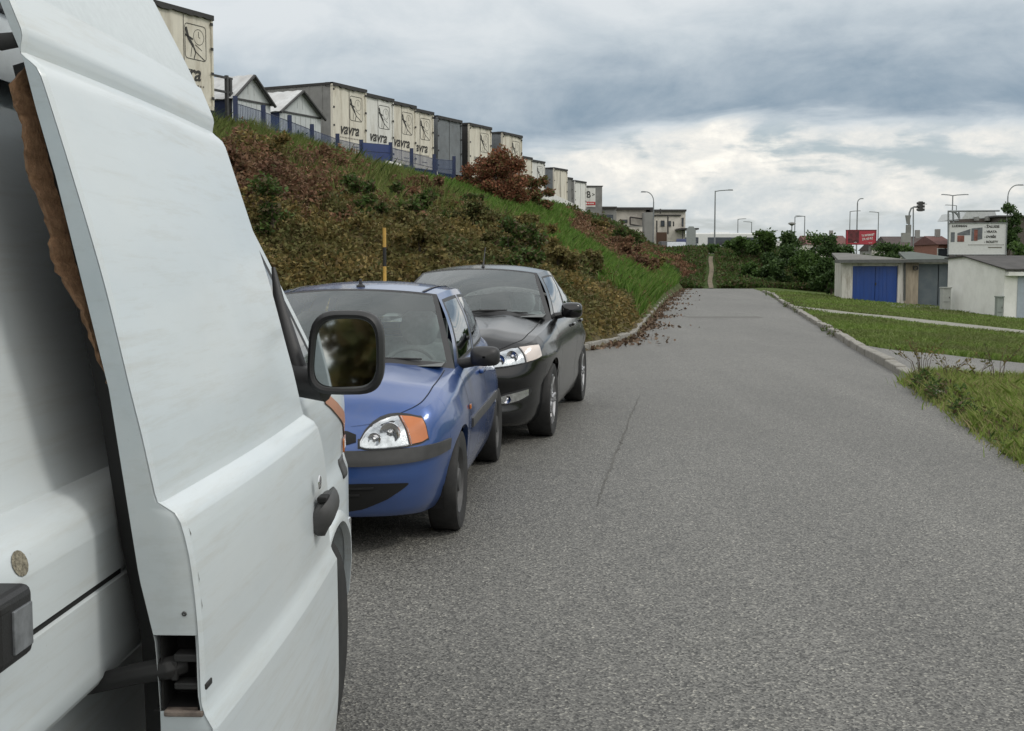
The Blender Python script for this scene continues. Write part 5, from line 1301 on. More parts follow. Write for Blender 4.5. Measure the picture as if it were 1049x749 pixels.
for k in range(n):
    x = L_ * (k + .5) / n; zt = 1.45 + (at(549 + 49 * (k + .5) / n, 190 + 23 * (k + .5) / n, 80 + 26 * (k + .5) / n)[2] - 6.6)
    MB().box((x, 0, zt - .75), (L_ / n - .06, .05, 1.5)).build('panel', M['tr_white'], pw); MB().box((L_ * k / n, .06, zt - .75), (.08, .08, 1.5)).build('post', SDE, pw)
def rail_on(name, pxs, label, cat, r, mat, lift=.42):
    P = [hit(*p) for p in pxs]; o = P[0]; P = [p - o + np.array([0, 0, r + lift]) for p in P]
    t = MB().tube(P, r, 8).build(name, mat, smooth=50); t.location = tuple(o); return tag(t, label, cat)
rail_on('white_pipe', ((396, 179), (410, 182), (428, 184.5)), 'straight white pipe lying in the crest grass below the blue board', 'pipe', .07, M['tr_white'])
rail_on('white_pipe', ((432, 185), (448, 187), (462, 188)), 'shorter white pipe in the crest grass nearer the dead shrub', 'pipe', .07, M['tr_white'])
rail_on('concrete_edging', ((577, 211), (590, 216), (602, 221), (622, 229)), 'pale concrete edging along the crest beside the white panel fence', 'edging', .10, M['concrete'])
# marker pole
hp = np.array([(394.5 - CX) / F * 18.2, 18.2]); tz = at(394.5, 233.5, 18.2)[2]; bz_ = float(terrain(*hp)) - .1
mp = empty('marker_pole', (hp[0], hp[1], bz_), 0, 'yellow and black striped marker pole behind the parked cars', 'pole'); h_ = tz - bz_
YE = plain('pole_yellow', (.50, .31, .07), .5, var=.2); k_ = .285 / h_; seg = [(max(0, 1 - k_ * (i + 1)), 1 - k_ * i, YE if i % 2 == 0 else M['black']) for i in range(int(1 / k_) + 1)]
for (t0, t1, mt) in seg: MB().tube([(0, 0, h_ * t0), (0, 0, h_ * t1)], .026, 12).build('band', mt, mp, smooth=40)

# ------------------------------------------------------------------ flat building at the far left end
M['plaster'] = plain('grey_plaster', (.68, .64, .57), .9, var=.1, scale=1.2, dirt=(.22, .20, .17), dscale=.7, damt=.6)
M['plaster2'] = plain('dull_plaster', (.27, .27, .255), .9, var=.12, scale=1.2)
M['win'] = plain('window_glass', (.05, .06, .07), .08, var=.3, scale=.8)
M['pipe'] = plain('dark_pipe', (.035, .032, .03), .6)
def bx(parent, name, mat, p0, p1, Y, dep, ztop=None, zbot=None):
    a, c_ = at(p0[0], p0[1], Y), at(p1[0], p1[1], Y); o = np.array(parent.location)
    lo = min(a[2], c_[2]) if zbot is None else zbot; hi = max(a[2], c_[2]) if ztop is None else ztop
    c0 = np.array([(a[0] + c_[0]) / 2, Y + dep / 2, (lo + hi) / 2]) - o
    return MB().box(tuple(c0), (abs(c_[0] - a[0]), dep, hi - lo)).build(name, mat, parent)
bd = empty('workshop_building', tuple(at(662, 245, 124) * np.array([1, 1, 0]) + np.array([0, 0, 3.0])), 0, 'long low grey workshop with flat dark edged roof behind the bank', 'building')
bx(bd, 'wall', M['plaster'], (668, 216), (702, 246), 124, 14, zbot=2.8); bx(bd, 'wall', M['plaster'], (631, 213), (661.5, 246), 125.2, 14, zbot=2.8); bx(bd, 'wall', M['plaster2'], (660.5, 217.5), (668.6, 246), 122.6, 6, zbot=2.8)
bx(bd, 'wall', M['plaster2'], (600, 213.5), (631.3, 240), 124.6, 10, zbot=2.8)
bx(bd, 'roof', M['pipe'], (667, 214.6), (703.3, 216.6), 123.6, 15); bx(bd, 'roof', M['pipe'], (630.5, 212.4), (669, 215), 124.7, 15); bx(bd, 'roof', M['pipe'], (597, 211.6), (632, 213.4), 124.2, 12)
bx(bd, 'roof_band', M['pipe'], (668, 217.4), (697.5, 221), 123.8, .18, ztop=at(0, 219.9, 123.8)[2], zbot=at(0, 221.2, 123.8)[2])
for (x0, y0, x1, y1) in ((677, 226, 680.8, 232), (684.4, 226.5, 687.4, 232), (698.5, 223, 700.3, 232), (637, 225, 642.8, 228.5)):
    f = bx(bd, 'window', M['pipe'], (x0, y0), (x1, y1), 123.9 if x0 > 660 else 125.1, .12); bx(f, 'pane', M['win'], (x0 + .5, y0 + .5), (x1 - .5, y1 - .5), 123.86 if x0 > 660 else 125.06, .05).location = tuple(-np.array(bd.location) * 0)
for ob in [o for o in bd.children if o.name.startswith('window')]:
    for ch in ob.children: ch.location = tuple(-np.array(bd.location))
bx(bd, 'door', plain('brown_door', (.10, .055, .035), .7), (672.5, 238), (683, 247), 123.9, .1, zbot=2.9)
bx(bd, 'garage_opening', M['win'], (616, 220), (628, 240), 124.5, .15, zbot=2.9); bx(bd, 'shutter', M['tr_white'], (616.5, 224), (627, 236), 124.4, .08)
bx(bd, 'canopy', M['pipe'], (697, 233.6), (716, 235.2), 120, 4)
for p in (699, 708): bx(bd, 'canopy_post', M['pipe'], (p, 235), (p + .8, 246), 120.5, .1, zbot=2.8)
dp = MB()
o = np.array(bd.location)
for pts in (((684.2, 220), (684.2, 240)), ((672.8, 226), (672.8, 238)), ((676.5, 214), (676.5, 219)), ((645.5, 222.5), (660, 224.5)), ((645.5, 222.5), (645.5, 230)), ((645.5, 230), (658, 232)), ((690, 227), (690, 232))):
    dp.tube([at(*pts[0], 121.9 if pts[0][0] > 660 else 124.9) - o, at(*pts[1], 121.9 if pts[0][0] > 660 else 124.9) - o], .07, 6)
dp.build('drain_pipe', M['pipe'], bd)
lw = empty('low_wall', tuple(at(650, 233, 119) * np.array([1, 1, 0]) + np.array([0, 0, 3.0])), 0, 'low pale wall in front of the workshop building', 'wall')
bx(lw, 'wall', M['plaster'], (641, 232), (658, 242), 119, .3, zbot=2.8); bx(lw, 'coping', M['plaster2'], (640.6, 231.4), (658.4, 232.2), 118.9, .5)

# ------------------------------------------------------------------ vehicles beyond the bank
def simple_car(px, Y, z, rz, label, paint, cover=False):
    t = empty('distant_car', ((px - CX) / F * Y, Y, z), rz, label, 'car')
    pr = [(-2.1, .3), (-2.15, .65), (-1.9, .85), (-1.2, .95), (-.65, 1.42), (.75, 1.45), (1.5, 1.0), (2.05, .92), (2.15, .6), (2.1, .3)]
    MB().prism([(x, -.85, zz) for x, zz in pr], (0, 1.7, 0)).build('body', paint, t, bevel=.08, seg=3)
    for s_ in (-.86, .86):
        MB().prism([(-1.02, s_, .98), (-.58, s_, 1.36), (.70, s_, 1.38), (1.28, s_, 1.02)], (0, .012 if s_ > 0 else -.012, 0)).build('side_window', M['win'], t)
    for x in (-1.3, 1.3):
        for s_ in (-.8, .8): MB().lathe([(.001, .1), (.3, .1), (.32, .06), (.32, -.06), (.3, -.1), (.001, -.1)], (x, s_, .32), 'y', 18).build('wheel', M['rubber'], t)
    return t
simple_car(692, 112, 2.2, 1.45, 'silver car parked below the workshop building', plain('silver', (.42, .44, .46), .35, .5))
simple_car(702, 117, 2.6, 1.3, 'dark blue car with raised roofline beside the grey sign back', plain('navy', (.012, .02, .075), .35, .2))
simple_car(684, 119, 2.4, 1.6, 'dark car half hidden behind the silver one', plain('dark_car', (.03, .03, .032), .35))
sgn = empty('traffic_sign', tuple(np.array(on(707, 108))), .1, 'tall grey sign seen from behind beside the dark blue car', 'sign')
zt = at(0, 232, 108)[2] - sgn.location[2]
MB().prism([(-.42, 0, zt - 2.0), (.42, 0, zt - 2.0), (.42, 0, zt - .3), (.2, 0, zt), (-.2, 0, zt), (-.42, 0, zt - .3)], (0, .05, 0)).build('sign_back', plain('sign_grey', (.24, .26, .26), .5), sgn); MB().tube([(0, .08, -.2), (0, .08, zt - .2)], .05, 8).build('pole', M['tr_side'], sgn)
bs = empty('white_bus', ((735 - CX) / F * 150, 150, at(0, 239, 150)[2] - 3.05), R(3), 'white bus with dark side windows passing beyond the bank', 'bus')
pr = [(-5.2, -1.25), (6.0, -1.25), (6.0, 1.25), (-5.2, 1.25)]
WB = plain('bus_white', (.66, .67, .66), .4, var=.05)
MB().prism([(x, y, .35) for x, y in pr], (0, 0, 2.7)).build('body', WB, bs, bevel=.15, seg=3)
MB().box((-1.35 + 0, -1.27, 2.15), (1.6, .04, .75)).build('window', M['win'], bs).location = (-2.2, 0, 0)
MB().box((2.1, -1.27, 2.05), (7.4, .04, .95)).build('window', M['win'], bs)
MB().box((0, 0, 3.08), (2.2, 1.6, .18)).build('roof_unit', WB, bs, bevel=.05)
text('VESNA', .55, M['ink'], bs, (-3.4, -1.28, 1.35), (R(90), 0, 0), bold=.01)
for x in (-3.4, 3.6):
    for s_ in (-1.12, 1.12): MB().lathe([(.001, .14), (.44, .14), (.48, .1), (.48, -.1), (.44, -.14), (.001, -.14)], (x, s_, .48), 'y', 20).build('wheel', M['rubber'], bs)

# ------------------------------------------------------------------ lamp posts, signals
M['lamp_grey'] = plain('galvanised', (.22, .235, .24), .5, .5, var=.15)
def lamp(px, ytop, Y, arm, label, kind='straight', r=.07, zbase=None):
    z0 = float(terrain((px - CX) / F * Y, Y)) if zbase is None else zbase
    t = empty('street_lamp', ((px - CX) / F * Y, Y, z0), 0, label, 'street lamp', 'street lamps'); h = at(px, ytop, Y)[2] - z0; s_ = Y / F
    if kind == 'mushroom':
        MB().tube([(0, 0, -.3), (0, 0, h - .3)], [r, r * .7], 8).build('pole', M['lamp_grey'], t); MB().lathe([(.001, h), (.5, h - .1), (.62, h - .28), (.3, h - .45), (.1, h - .6)], (0, 0, 0), 'z', 16).build('lamp_head', M['tr_side'], t, smooth=40); return t
    arms = arm if isinstance(arm, (list, tuple)) else [arm]
    if kind == 'straight':
        MB().tube([(0, 0, -.3), (0, 0, h)], [r, r * .65], 8).build('pole', M['lamp_grey'], t)
        for a in arms:
            L = a * s_; MB().tube([(0, 0, h - .06), (L * .3, 0, h + .02), (L * .85, 0, h + .08)], r * .55, 6).build('arm', M['lamp_grey'], t)
            MB().box((L * .9, 0, h + .08), (abs(L) * .34, .22, .12), 0, (.8, .8)).build('lamp_head', M['lamp_grey'], t, bevel=.03)
    else:
        a = arms[0]; L = a * s_; q = abs(L) * .9
        MB().tube([(0, 0, -.3), (0, 0, h - q)], [r, r * .75], 8).build('pole', M['lamp_grey'], t)
        MB().tube([(0, 0, h - q)] + [(L * .75 * (1 - math.cos(w)), 0, h - q + q * math.sin(w)) for w in np.linspace(.2, 1.5, 7)], r * .6, 6).build('arm', M['lamp_grey'], t)
        MB().box((L * .95, 0, h), (abs(L) * .5, .22, .13), 0, (.8, .8)).build('lamp_head', M['lamp_grey'], t, bevel=.03)
    return t
lamp(731, 195.5, 118, 17, 'tall street lamp with a long arm to the right, in front of the white bus', r=.085)
lamp(668.5, 196.5, 121, -11, 'curved street lamp in front of the workshop building', 'curve', r=.075)
lamp(754.5, 224.5, 250, 8, 'small distant lamp nearest right of the tall bus lamp', r=.12)
lamp(768.5, 227.5, 255, -8, 'small distant lamp with its arm to the left', r=.12)
lamp(809.5, 227.5, 190, 0, 'mushroom headed lamp above the domed dark bush', 'mushroom', r=.12)
lamp(812.5, 222, 235, 10, 'distant lamp of a facing pair, arm to the right', r=.13)
lamp(822.5, 221.5, 238, -9, 'distant lamp of a facing pair, arm to the left', r=.13)
lamp(868.5, 216.5, 210, 10, 'thin lamp above the left end of the red billboard', r=.11)
lamp(875.8, 203.5, 170, 5, 'taller curved lamp rising over the red billboard', 'curve', r=.11)
lamp(897.5, 217.5, 205, -9, 'thin lamp at the right end of the red billboard', r=.11)
lamp(972.5, 200, 150, [-11, 15], 'double armed street lamp left of the white billboard', r=.11)
lamp(976.5, 210.5, 220, -11, 'fainter lamp behind the double armed one', r=.11)
lamp(1028.5, 189.5, 130, 13, 'curved single lamp behind the white billboard', 'curve', r=.09)
lamp(790.5, 236, 230, 4, 'short curved lamp barely above the mid green bush', 'curve', r=.12)
ts = empty('traffic_signal', (at(935, 240, 130)[0], 130, 0), 0, 'traffic signal mast with lights hung on a curved arm', 'traffic light'); o = np.array(ts.location)
MB().tube([at(931.5, 255, 130) - o, at(931.3, 224, 130) - o], .12, 8).build('pole', M['lamp_grey'], ts)
MB().tube([at(931.3, 226, 130) - o, at(931.6, 218, 130) - o, at(933.5, 213.5, 130) - o, at(936.5, 212, 130) - o, at(942, 212.5, 130) - o], .09, 6).build('arm', M['lamp_grey'], ts)
MB().tube([at(935.6, 255, 130) - o, at(935.6, 212, 130) - o], .07, 6).build('pole', M['lamp_grey'], ts)
c0 = at(943, 211.5, 130) - o
h1 = MB(); h1.box(tuple(c0), (.42, .3, 1.05))
for k in (-1, 0, 1): h1.tube([c0 + (-.2, -.1, k * .33), c0 + (-.42, -.14, k * .33 - .03)], .14, 8)
for k in (-1, 0, 1): h1.tube([c0 + (.2, -.1, k * .33), c0 + (.40, -.14, k * .33 - .03)], .14, 8)
h1.box(tuple(c0 + (.45, 0, .24)), (.5, .05, .05)); h1.build('signal_head', M['tin_dark'], ts, bevel=.02)
c1 = at(930.6, 226, 129.8) - o; MB().prism([c1 + (-.28, 0, .55), c1 + (.28, 0, .55), c1 + (.10, 0, -.35), c1 + (-.10, 0, -.35)], (0, .3, 0)).build('signal_back', M['tr_side'], ts)
c2 = at(930.6, 235, 129.8) - o; MB().box(tuple(c2), (.5, .35, .95)).build('signal_head', M['tr_side'], ts, bevel=.03)
c3 = at(928, 243.5, 129.8) - o; MB().box(tuple(c3), (.9, .5, 1.0)).build('control_cabinet', M['plaster2'], ts)

# ------------------------------------------------------------------ billboards, houses
rb = empty('red_billboard', (at(882, 243, 120)[0], 120, 0), R(-4), 'red billboard with slanted white lettering above the garages', 'billboard')
z0, z1 = at(882, 250.5, 120)[2], at(882, 235.8, 120)[2]; wd = 30 / F * 120
RD = plain('billboard_red', (.40, .035, .055), .5, var=.08)
MB().box((0, .05, (z0 + z1) / 2), (wd, .12, z1 - z0)).build('panel', RD, rb); fr = MB()
for z in (z0, z1): fr.box((0, -.02, z), (wd + .1, .08, .07))
for x in (-wd / 2, wd / 2): fr.box((x, -.02, (z0 + z1) / 2), (.07, .08, z1 - z0))
fr.build('frame', plain('frame_dark_red', (.16, .02, .025), .5), rb)
for x in (-.9, .9): MB().box((x, .2, z0 / 2 - .3), (.16, .16, z0 + .6)).build('post', M['tr_side'], rb)
MB().box((-.72, -.03, (z0 + z1) / 2 + .05), (1.05, .03, 1.15)).build('picture', plain('dark_print', (.10, .018, .022), .6, var=.7, scale=4), rb)
WI = plain('white_ink', (.70, .68, .66), .6, var=.05)
text('TV INTERNET', .27, WI, rb, (.66, -.05, (z0 + z1) / 2 + .20), (R(90), R(-6), 0), bold=.008, xs=.75); text('ZA 60 Kč', .30, WI, rb, (.62, -.05, (z0 + z1) / 2 - .15), (R(90), R(-6), 0), bold=.008, xs=.85); text('info', .18, WI, rb, (-.55, -.06, z0 + .2), (R(90), 0, 0)); text('www', .16, WI, rb, (.9, -.06, z0 + .16), (R(90), 0, 0))
wb = empty('white_billboard', (at(1001, 245, 100)[0], 100, 0), R(-3), 'large white billboard with a house picture and a list of trades', 'billboard')
z0, z1 = at(0, 261, 100)[2], at(0, 228.5, 100)[2]; wd = 58 / F * 100; zm = (z0 + z1) / 2; PX = 100 / F
MB().box((0, .06, zm), (wd, .12, z1 - z0)).build('panel', plain('billboard_white', (.60, .61, .60), .5, var=.06), wb)
fr = MB()
for z in (z0, z1): fr.box((0, -.01, z), (wd + .1, .14, .06))
for x in (-wd / 2, wd / 2): fr.box((x, -.01, zm), (.06, .14, z1 - z0))
fr.build('frame', M['lamp_grey'], wb)
for x in (-1.6, 0, 1.6): MB().box((x, .22, z0 / 2 - .4), (.14, .14, z0 + .8)).build('post', M['lamp_grey'], wb)
wx = lambda px: (px - 1001) * PX; wz = lambda py: at(0, py, 100)[2]
text('LUDMAN', .24, M['ink'], wb, (wx(983), -.02, wz(231.7)), (R(90), 0, 0), bold=.01, xs=1.2)
for i, s_ in enumerate(('ŽALUZIE', 'VRATA', 'DVEŘE', 'ROLETY')): text('- ' + s_, .25, M['ink'], wb, (wx(1008), -.02, wz(232.3 + 5.2 * i)), (R(90), 0, 0), bold=.010, align='LEFT', xs=1.05)
MB().box((wx(1010), -.015, wz(250.8)), (2.9, .02, .03)).build('rule', M['faded_ink'], wb); text('SERVIS 777 000', .20, M['faded_ink'], wb, (wx(1017), -.02, wz(254)), (R(90), 0, 0), xs=.8) if False else MB().box((wx(1019), -.015, wz(253.5)), (1.1, .02, .08)).build('small_print', M['faded_ink'], wb)
pic = MB(); pic.add([(wx(981), -.012, wz(239)), (wx(994), -.012, wz(234.5)), (wx(994), -.012, wz(241)), (wx(981), -.012, wz(241))], [(0, 1, 2, 3)]); pic.add([(wx(974.5), -.012, wz(238)), (wx(978.5), -.012, wz(238)), (wx(978.5), -.012, wz(248)), (wx(974.5), -.012, wz(248))], [(0, 1, 2, 3)]); pic.add([(wx(995), -.012, wz(234)), (wx(1006), -.012, wz(233)), (wx(1006), -.012, wz(245)), (wx(995), -.012, wz(247))], [(0, 1, 2, 3)]); pic.build('house_picture', plain('print_grey', (.12, .13, .14), .6, var=.4, scale=4), wb)
pic = MB(); pic.box((wx(984.5), -.02, wz(244.5)), (.55, .02, .5)); pic.box((wx(999.5), -.02, wz(241)), (.28, .02, .9)); pic.build('house_picture', plain('print_red', (.20, .07, .05), .6, var=.5, scale=5), wb)
RT = plain('red_tiles', (.12, .05, .042), .9, var=.3, scale=3, dirt=(.06, .05, .045), dscale=1.5)
RT2 = plain('brown_tiles', (.062, .045, .042), .9, var=.3, scale=3)
def house(px0, px1, yridge, yeave, Y, label, roofm, wallm, wins=3, dep=9):
    x0, x1 = (px0 - CX) / F * Y, (px1 - CX) / F * Y; cx_ = (x0 + x1) / 2; w = x1 - x0
    t = empty('house', (cx_, Y, 0), 0, label, 'house'); ze, zr = at(0, yeave, Y)[2], at(0, yridge, Y)[2]
    MB().box((0, dep / 2, ze / 2 - .5), (w, dep, ze + 1)).build('wall', wallm, t)
    r_ = MB().prism([(-w / 2 - .2, -.4, ze - .05), (-w / 2 - .2, dep / 2, zr), (-w / 2 - .2, dep + .4, ze - .05)], (w + .4, 0, 0)); ro = r_.build('roof', roofm, t)
    MB().box((w * .22, dep / 2 - .4, zr + .2), (.55, .55, 1.3)).build('chimney', M['plaster2'], ro)
    for k in range(wins):
        xx = -w / 2 + w * (k + .5) / wins
        f = MB().box((xx, -.03, ze - 1.1), (1.1, .1, 1.2)).build('window', M['tr_white'], t); MB().box((xx, -.09, ze - 1.1), (.9, .05, 1.0)).build('pane', M['win'], f)
    return t
house(912, 962, 241.5, 254, 160, 'long house with dark brown tiled roof beyond the traffic signal', RT2, M['plaster'], 5)
house(959, 974, 241, 250, 150, 'narrow house with reddest roof beside the white billboard', RT, plain('brick_wall', (.22, .10, .07), .9, var=.2, scale=5), 2)
house(896, 922, 247.5, 256, 190, 'distant dark roofed house behind the broad bush', RT2, M['plaster2'], 3)
house(826, 868, 240.8, 250, 200, 'distant house with deep red roof left of the red billboard', RT, M['plaster'], 4)
house(780, 815, 246, 252, 230, 'pale distant building showing between the bushes', M['plaster2'], M['plaster'], 4)
bk = empty('brick_building', ((1022 - CX) / F * 140, 140, 0), 0, 'dark brick block with pale sloping roof light behind the white billboard', 'building')
o = np.array(bk.location); BW = plain('dark_brick', (.10, .085, .075), .9, var=.3, scale=6, dirt=(.06, .055, .05), dscale=2)
bx(bk, 'wall', BW, (981, 224.5), (1024, 262), 140, 2.5, zbot=-.5); bx(bk, 'wall', BW, (1024, 221.5), (1075, 262), 137, 14, zbot=-.5)
bx(bk, 'roof', M['tin_dark'], (1022, 220.6), (1080, 222.2), 136.5, 15)
a = at(985, 224.6, 140) - o; b_ = at(990, 217, 140) - o; c_ = at(1019, 216, 140) - o; d_ = at(1022, 223, 140) - o
MB().prism([a, b_, c_, d_], (0, 8, 0)).build('roof_light', plain('pale_roof', (.50, .52, .52), .5), bk)
fr = MB()
for (p, q) in (((971, 216.5), (1024, 216)), ((971.5, 216.5), (971.5, 258)), ((982, 216.5), (983, 224)), ((976.5, 217), (976.5, 240)), ((972, 226), (982, 226))): fr.tube([at(*p, 138) - o, at(*q, 138) - o], .10, 6)
fr.tube([at(973, 216.5, 138) - o, at(978, 217, 138) - o, at(981, 220, 138) - o, at(983, 224, 138) - o], .12, 6); fr.build('steel_frame', M['lamp_grey'], bk)
for x in (1001, 1012): bx(bk, 'chimney', M['plaster2'], (x, 222), (x + 2, 226), 139, 1)

# ------------------------------------------------------------------ garages
M['gar_white'] = plain('garage_plaster', (.60, .585, .54), .9, var=.07, scale=2, dirt=(.17, .135, .09), dscale=1.3, stretch=(2, 2, .5), damt=.85, bmp=.3, bscale=25)
M['gar_clean'] = plain('garage_white', (.80, .80, .77), .85, var=.05, scale=2, dirt=(.52, .52, .48), dscale=.9, damt=.5, bmp=.25, bscale=25)
M['gar_blue'] = plain('door_blue', (.012, .058, .26), .45, var=.1, scale=2, dirt=(.04, .07, .19), dscale=1.5, stretch=(3, 3, .5))
M['gar_grey'] = plain('door_grey', (.095, .12, .135), .55, var=.12, scale=2, dirt=(.14, .15, .15), dscale=2)
M['felt'] = plain('roof_felt', (.12, .118, .11), .9, var=.25, scale=1.5, dirt=(.20, .19, .16), dscale=1.2)
M['gutter'] = plain('gutter_zinc', (.10, .105, .10), .6, .3, var=.2)
YG = 61.0
def garage_pair(label, pl, pr, doors, mats, roofm, left_x, yl):
    pass
zg = lambda py, Y=YG: at(0, py, Y)[2]
def frontbox(t, name, mat, x0, y0, x1, y1, Y, dep, zb=None):
    return bx(t, name, mat, (x0, y0), (x1, y1), Y, dep, zbot=zb)
g1 = empty('garage', (at(893, 305, YG)[0], YG, float(terrain(at(893, 305, YG)[0], YG))), 0, 'flat roofed garage with bright blue double doors and stained white walls', 'garage')
zb = -.75
frontbox(g1, 'wall', M['gar_white'], 863.4, 268.5, 872.9, 309, YG, .25, zb); frontbox(g1, 'wall', M['gar_white'], 920.3, 268.5, 926.2, 309, YG, .25, zb); frontbox(g1, 'wall', M['gar_white'], 872.7, 268.4, 920.5, 272.6, YG + .01, .22)
o = np.array(g1.location)
for i, (a, b_) in enumerate(((872.9, 896.4), (896.6, 920.3))):
    d = frontbox(g1, 'door', M['gar_blue'], a, 272, b_, 310, YG + .12, .06, zb); rb_ = MB()
    x0, x1 = at(a, 0, YG)[0] - o[0], at(b_, 0, YG)[0] - o[0]
    for k in range(1, 6): rb_.box((x0 + (x1 - x0) * k / 6, .114, zg(291) - o[2]), (.012, .008, 1.7))
    rb_.build('door_rib', M['gar_blue'], d)
hx_ = at(896, 291, YG) - o; MB().box((hx_[0] + .08, .09, hx_[2]), (.05, .06, .14)).build('handle', M['tin_dark'], [c for c in g1.children if c.name.startswith('door')][0])
def slabroof(t, P, mat, th=.12, name='roof'):
    o = np.array(t.location); return MB().prism([np.array(p) - o for p in P], (0, 0, th)).build(name, mat, t)
R0 = [at(858.5, 268.6, YG - .45), at(929.5, 268.2, YG - .45)]; zr_b = at(0, 261.4, YG + 6)[2]
slabroof(g1, [R0[0], R0[1], np.array([R0[1][0] - 1.2, YG + 6.2, zr_b]), np.array([at(853, 262, YG + 6)[0], YG + 6.2, zr_b])], M['felt'])
MB().box((at(894, 0, YG)[0] - o[0], -.50, R0[0][2] - o[2] + .03), (R0[1][0] - R0[0][0], .10, .14)).build('gutter', M['gutter'], g1)
MB().tube([at(926.6, 269, YG - .3) - o, at(926.8, 271, YG - .06) - o, at(926.6, 308, YG - .06) - o], .055, 8).build('drain_pipe', M['gutter'], g1, smooth=40)
swl = [at(855.4, 269.8, YG + 5.4), at(863.5, 268.6, YG), at(863.5, 309, YG), at(855.4, 306, YG + 5.4)]
for p in swl: p[2] = p[2]
MB().prism([p - o for p in (np.array([swl[1][0], YG + .02, zb]), np.array([swl[1][0], YG + .02, swl[1][2]]), np.array([swl[0][0], YG + 5.4, zr_b]), np.array([swl[0][0], YG + 5.4, zb]))], (.28, 0, 0)).build('side_wall', M['gar_white'], g1)
g2_ = empty('garage', (at(950, 305, YG)[0], YG, float(terrain(at(950, 305, YG)[0], YG))), 0, 'garage with dull grey door, joined to the right of the blue door garage', 'garage'); o = np.array(g2_.location)
frontbox(g2_, 'wall', plain('weathered_plaster', (.34, .29, .22), .95, var=.25, scale=3, stretch=(3, 3, .5), dirt=(.13, .10, .07), dscale=2), 927.4, 268.5, 940.2, 309, YG + .05, .25, zb); frontbox(g2_, 'wall', M['gar_white'], 940.1, 268.5, 975, 270.5, YG + .06, .2)
frontbox(g2_, 'door', M['gar_grey'], 940.1, 270.4, 961, 309.5, YG + .20, .06, zb); frontbox(g2_, 'door', M['gar_grey'], 961.2, 270.4, 975, 309.5, YG + .20, .06, zb); frontbox(g2_, 'wall', M['gar_white'], 974.8, 268.5, 980, 309, YG + .05, .25, zb)
R1 = [at(928.5, 268.3, YG - .42), at(984, 267.6, YG - .42)]
slabroof(g2_, [R1[0], R1[1], np.array([R1[1][0] - .3, YG + 6.1, at(0, 260, YG + 6)[2]]), np.array([at(921, 260, YG + 6)[0], YG + 6.1, at(0, 260.6, YG + 6)[2]])], plain('green_felt', (.085, .10, .09), .9, var=.2, scale=1.5))
MB().box((at(956, 0, YG)[0] - o[0], -.46, R1[0][2] - o[2] + .03), (R1[1][0] - R1[0][0], .10, .12)).build('fascia', M['gutter'], g2_)
MB().lathe([(.12, -.02), (.12, -.2), (.09, -.2), (.09, -.02)], tuple(at(937.2, 274.5, YG) - o), 'y', 16).build('flue', M['tin_dark'], g2_)
g3 = empty('garage', (at(1005, 315, 50)[0], 50, -.9), 0, 'clean white garage at the right edge with pale blue door and dark roof', 'garage'); o = np.array(g3.location)
PA, PB, PC = at(971.5, 265, 55.5), at(989, 263, 54.0), at(1029.5, 275, 50.0)
A0 = np.array([PA[0], PA[1]]); C0 = np.array([PC[0], PC[1]]); zl, zp, zr_ = PA[2], at(988.5, 263.3, 54.0)[2], PC[2]
dv = (C0 - A0) / np.linalg.norm(C0 - A0); nb = np.array([-dv[1], dv[0]]); nb = nb if nb[0] > 0 else -nb
B0 = A0 + dv * (np.linalg.norm(C0 - A0) * .32)
poly = [np.array([*A0, -1.6]), np.array([*C0, -1.6]), np.array([*C0, zr_]), np.array([*B0, zp]), np.array([*A0, zl])]
MB().prism([p - o for p in poly], (nb[0] * 6, nb[1] * 6, 0)).build('wall', M['gar_clean'], g3)
ov = -np.array([nb[0], nb[1]]) * .12
def P3(p, z, k=0): return np.array([p[0] + ov[0] * 1 + nb[0] * k, p[1] + ov[1] + nb[1] * k, z])
for (p, z, q, z2) in ((A0 - dv * .15, zl - .02, B0, zp), (B0, zp, C0 + dv * .35, zr_ - .08)):
    MB().prism([P3(p, z + .012) - o, P3(q, z2 + .012) - o, P3(q, z2 + .012, 6.3) - o, P3(p, z + .012, 6.3) - o], (0, 0, .05)).build('roof', plain('dark_felt', (.055, .052, .05), .9, var=.3, scale=2) if 'dark_felt' not in bpy.data.materials else bpy.data.materials['dark_felt'], g3)
# front face of the white garage: lintel and pale blue door
fx = C0 + nb * .35; q = C0 + dv * .012
MB().prism([np.array([*(q + nb * .55), -1.55]) - o, np.array([*(q + nb * 3.0), -1.55]) - o, np.array([*(q + nb * 3.0), zr_ - .22]) - o, np.array([*(q + nb * .55), zr_ - .22]) - o], (dv[0] * .02, dv[1] * .02, 0)).build('door', plain('pale_blue_door', (.33, .38, .43), .6, var=.08), g3)
MB().prism([np.array([*(q + nb * .02), zr_ - .30]) - o, np.array([*(q + nb * 3.2), zr_ - .30]) - o, np.array([*(q + nb * 3.2), zr_ - .14]) - o, np.array([*(q + nb * .02), zr_ - .14]) - o], (dv[0] * .28, dv[1] * .28, 0)).build('lintel', M['gar_clean'], g3)
